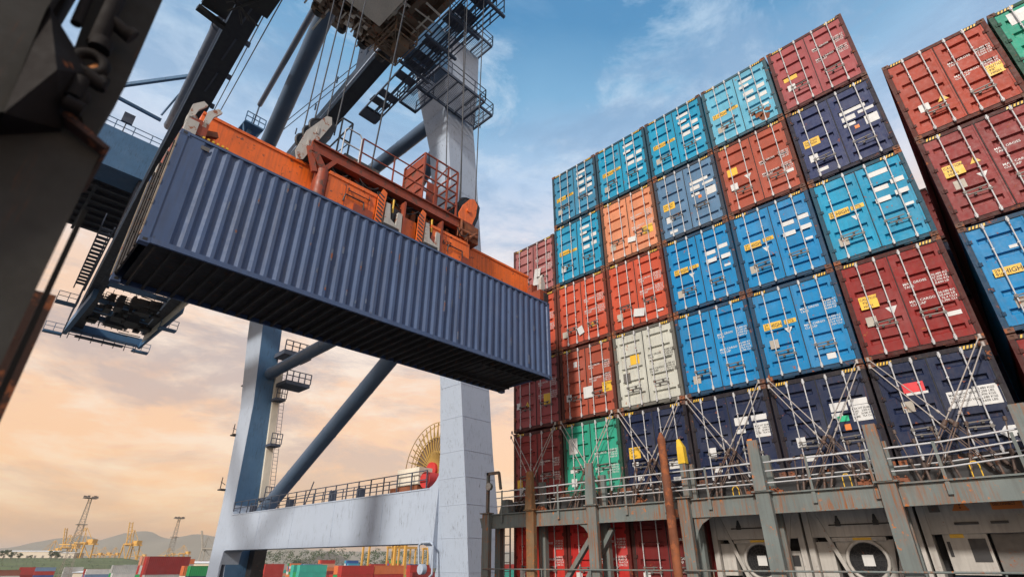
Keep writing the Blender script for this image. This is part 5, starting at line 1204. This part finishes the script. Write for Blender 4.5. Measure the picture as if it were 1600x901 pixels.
def tree(px, D, h, label, seed):
    rnd = random.Random(seed); c = at(px, D, rise(px, D)); t = empty('tree', c, label, 'tree', 'dark trees by the pale sheds')
    b = MB(); b.tube((0, 0, 0), (0, 0, h*.55), h*.035, 7, h*.015)
    for k in range(4): a = rnd.uniform(0, 6.28); b.tube((0, 0, h*.3), (math.cos(a)*h*.25, math.sin(a)*h*.25, h*.6), h*.014, 5, h*.006)
    b.build('trunk', M['bark'], t, False)
    b = MB()
    for k in range(9): leafy(b, Vector((rnd.uniform(-.33, .33)*h, rnd.uniform(-.33, .33)*h, h*rnd.uniform(.4, .85))), h*rnd.uniform(.16, .26), 90, rnd)
    b.build('crown', M['leaf'], t, False)
for i, (px, D, h, lab) in enumerate([(2, 900, 17, 'dark tree at the left picture edge before the sheds'), (14, 920, 14, 'second dark tree from the left picture edge'), (26, 930, 11, 'low dark tree third from the left edge'), (45, 920, 8, 'low dark bush below the pale wall'), (78, 900, 15, 'round dark tree standing before the pale shed wall'), (86, 930, 12, 'smaller dark tree right of the round one'), (107, 1000, 12, 'dark green tree beside the yellow crane feet')]):
    tree(px, D, h, lab, i)
b = MB(); rnd = random.Random(5)
for i in range(260):
    px = rnd.uniform(395, 710); D = rnd.uniform(900, 1300); c = at(px, D, -13+rnd.uniform(4, 35)); leafy(b, c, rnd.uniform(5, 9), 26, rnd)
tag(b.build('far_woodland', M['leaf']), 'hazy belt of trees far behind the yard', 'woodland', None, 'stuff')
b = MB()
for i in range(500):
    px = rnd.uniform(-60, 260); D = rnd.uniform(470, 1000); c = at(px, D, rise(px, D)+.3); leafy(b, c, rnd.uniform(1.0, 3.0), 8, rnd)
tag(b.build('scrub', M['leaf']), 'rough green scrub covering the field', 'scrub', None, 'stuff')

# sheds
def shed(px0, px1, D, zt, dep, label, wallm='shed', roofm='roofw'):
    z0 = rise((px0+px1)/2, D) if D > 600 else -14; a, c = at(px0, D, z0), at(px1, D, z0); dv = (c-a); wv = Vector((FW.x, FW.y, 0)).normalized()*dep; up = Vector((0, 0, 1))
    t = empty('shed', a, label, 'shed'); h = (zt+14) if D <= 600 else zt
    b = MB(); b.prism([Vector((0, 0, 0)), dv, dv+wv, wv], (0, 0, h)); b.build('wall', M[wallm], t, False)
    b = MB(); e = dv.normalized()*1.0; f = wv.normalized()*1.0; r0 = up*(h+.02)
    b.prism([r0-e-f, r0+wv*.5-e+up*dep*.06, r0+wv+f-e], dv+e*2); b.build('roof', M[roofm], t, False)
    b = MB(); n = max(2, int(dv.length/14))
    for i in range(n): p = dv*((i+.5)/n)-f*.06; q = dv.normalized()*2.2; b.prism([p-q, p+q, p+q+up*4.2, p-q+up*4.2], -f*.05)
    b.build('doors', M['handle'], t, False)
shed(-40, 82, 1010, 11, 30, 'long pale walled shed at the far left behind the trees')
shed(88, 112, 990, 9, 25, 'short pale shed right of the round dark tree')
shed(182, 225, 560, -4.5, 30, 'white roofed shed behind the green containers')
shed(222, 340, 520, -1.0, 30, 'long white roofed shed behind the dark red container block')
shed(-60, 10, 330, -10.5, 20, 'low white roof at the lower left picture corner')
shed(120, 200, 420, -7.4, 24, 'long low white roofed store left of the mast foot')

# far ship to shore cranes
def far_crane(px, D, h, boom_up, label, color='farcrane', face=0.4, s=1.0):
    """quay crane: four legs, portal, girder, A-frame and raised or level boom"""
    c = at(px, D); t = empty('distant_crane', c, label, 'crane', 'yellow quay cranes across the harbour', face); k = h/45.
    def bar(b, p, q, w): b.bar(Vector(p)*k, Vector(q)*k, w*k)
    b = MB()
    for x_ in (-9, 9):
        for y in (-12, 12): bar(b, (x_, y, 0), (x_*.8, y*.95, 38), 1.5)
        bar(b, (x_, -12, 12), (x_, 12, 12), 1.5); bar(b, (x_, -12, 13), (x_*.8, 12, 37), .9); bar(b, (x_*.8, -12, 38), (x_*.8, 12, 38), 1.5)
    for y in (-12, 12): bar(b, (-9, y, 12), (9, y, 12), 1.5); bar(b, (-7.2, y, 38), (7.2, y, 38), 1.8)
    b.build('portal', M[color], t, False)
    b = MB(); bar(b, (-3, -26, 36), (-3, 14, 36), 1.5); bar(b, (3, -26, 36), (3, 14, 36), 1.5)
    for y in (-24, -16, -8, 0, 8): bar(b, (-3, y, 36), (3, y, 36), .8)
    b.build('girder', M[color], t, False)
    b = MB()
    if boom_up:
        for x_ in (-2.5, 2.5): bar(b, (x_, 13, 37), (x_, 24, 72), 1.3)
        for j in range(6): bar(b, (-2.5, 14+j*1.9, 40+j*6), (2.5, 14+j*1.9, 40+j*6), .6)
    else:
        for x_ in (-2.5, 2.5): bar(b, (x_, 13, 36), (x_, 52, 36), 1.3); bar(b, (x_, 10, 58), (x_, 45, 37), .5)
    b.build('boom', M[color], t, False)
    b = MB()
    for x_ in (-5, 5): bar(b, (x_, 12, 38), (x_*.3, 8, 60), .9); bar(b, (x_, -12, 38), (x_*.3, 8, 60), .6)
    b.build('apex_frame', M[color], t, False)
    b = MB(); b.box(-4*k, 4*k, -22*k, -10*k, 37*k, 43*k); b.build('machinery_house', M[color], t, False)
random.seed(3)
fc = [(78, 1150, 52, 0, 'small yellow crane at the left of the far cranes'), (100, 1050, 58, 1, 'yellow crane with raised boom left of the lattice mast'), (122, 900, 62, 0, 'large yellow crane directly behind the lattice mast'),
      (146, 1350, 44, 0, 'low yellow crane just right of the mast'), (160, 1500, 48, 0, 'faint yellow crane between the mast and the tall one'), (176, 1400, 45, 0, 'low yellow crane left of the tall one'),
      (198, 920, 60, 1, 'tall yellow crane with raised boom in the middle of the left sky gap'), (216, 1500, 42, 0, 'small yellow crane right of the tall one'), (262, 1500, 46, 0, 'yellow crane beside the second mast'), (284, 1250, 46, 0, 'yellow crane right of the second mast'),
      (322, 1000, 52, 1, 'pale grey crane with raised boom beside the land leg')]
for i, (px, D, h, up, lab) in enumerate(fc): far_crane(px, D*1.12, h*.9, up, lab, 'mast' if i == 10 else 'farcrane', random.uniform(.2, .8))
# far stacks on the opposite quay
for i, (px, D) in enumerate([(30, 1500), (52, 1400), (70, 1480), (226, 1300), (240, 1340), (256, 1380), (300, 1250), (312, 1280), (330, 1300)]):
    c = at(px, D); b = MB()
    o = MB(); o.box(0, 44, 0, 12, 0, 15.5+(i % 3)*1.4); 
    for j in range(5): o.box(-.05, 44.05, -.05, 0, j*2.9+2.8, j*2.9+2.95)
    oo = o.mesh('far_container_block', M['farbox']); q_ = link('far_container_block', oo, None, tuple(c), PAL[['dark red', 'red', 'brown', 'red', 'salmon', 'dark red', 'brown', 'red', 'steel blue'][i]])
    tag(q_, 'distant %s block of containers, number %s along the far quay' % (['dark red', 'red', 'brown', 'red', 'salmon', 'dark red', 'brown', 'red', 'steel blue'][i], ['one', 'two', 'three', 'four', 'five', 'six', 'seven', 'eight', 'nine'][i]), 'container stack', 'container blocks on the far quay')
# lattice light masts
def mast(px, D, h, label):
    c = at(px, D); t = empty('light_mast', c, label, 'light mast'); b = MB(); n = int(h/2.2)
    wd = lambda z_: 1.9*(1-z_/h)+.5
    for sx, sy in ((-1, -1), (1, -1), (1, 1), (-1, 1)): b.bar((sx*wd(0), sy*wd(0), 0), (sx*wd(h), sy*wd(h), h), .16)
    for i in range(n):
        z0, z1 = h*i/n, h*(i+1)/n; a_, c_ = wd(z0), wd(z1); cs = [(-1, -1), (1, -1), (1, 1), (-1, 1)]
        for j in range(4): p, q_ = cs[j], cs[(j+1) % 4]; b.bar((p[0]*a_, p[1]*a_, z0), (q_[0]*c_, q_[1]*c_, z1), .09); b.bar((p[0]*a_, p[1]*a_, z0), (q_[0]*a_, q_[1]*a_, z0), .08)
    b.build('lattice', M['mast'], t, False)
    b = MB(); b.box(-2.6, 2.6, -2.6, 2.6, h, h+.3); b.build('platform', M['mast'], t, False)
    for k_ in range(6): a_ = k_*math.pi/3; b = MB(); b.box(-.45+2.4*math.cos(a_), .45+2.4*math.cos(a_), -.45+2.4*math.sin(a_), .45+2.4*math.sin(a_), h+.3, h+1.1); b.build('lamp', M['handle'], t, False)
    b = MB(); b.box(-2, 2, -2, 2, h*.72, h*.72+.3); b.build('landing', M['mast'], t, False)
mast(107, 235, 14+26.5, 'tall lattice light mast with round head in the left foreground of the yard')
mast(262, 330, 14+25, 'thin lattice light mast further right, before the hills')
# yellow yard gantries seen through the portal
def yard_gantry(px, D, label, h=24):
    c = at(px, D); t = empty('yard_gantry_crane', c, label, 'gantry crane', 'yellow yard gantry cranes'); b = MB()
    for x_ in (0, 23): 
        for y in (0, 7): b.box(x_-.5, x_+.5, y-.5, y+.5, 0, h)
        b.box(x_-.6, x_+.6, -2, 9, .2, 1.6)
    b.build('leg_frame', M['farcrane'], t, False)
    b = MB(); b.box(-1, 24, -.7, .7, h, h+1.6); b.box(-1, 24, 6.3, 7.7, h, h+1.6); b.build('girder', M['farcrane'], t, False)
    b = MB(); b.box(8, 12, 0, 7, h+1.61, h+3.2); b.build('trolley', M['farcrane'], t, False)
yard_gantry(575, 330, 'yellow yard gantry crane at mid distance under the portal beam')
yard_gantry(612, 420, 'farther yellow yard gantry crane partly behind the first')
yard_gantry(632, 210, 'nearest yellow yard gantry crane at the right under the portal beam')
yard_gantry(668, 460, 'farthest yellow yard gantry crane beside the water side leg')

# ------------------------------------------------------------------ the air: even haze round the whole scene
hz = MB(); hz.box(-41000, 41000, -41000, 41000, -18.2, 460)
hm = bpy.data.materials.new('air_haze'); hm.use_nodes = True; hn = hm.node_tree.nodes; hn.clear()
ho = hn.new('ShaderNodeOutputMaterial'); pv = hn.new('ShaderNodeVolumePrincipled')
pv.inputs['Color'].default_value = (1, .93, .84, 1); pv.inputs['Density'].default_value = 8e-5; pv.inputs['Anisotropy'].default_value = .2
hm.node_tree.links.new(pv.outputs[0], ho.inputs['Volume'])
tag(hz.build('haze', hm), kind='stuff')
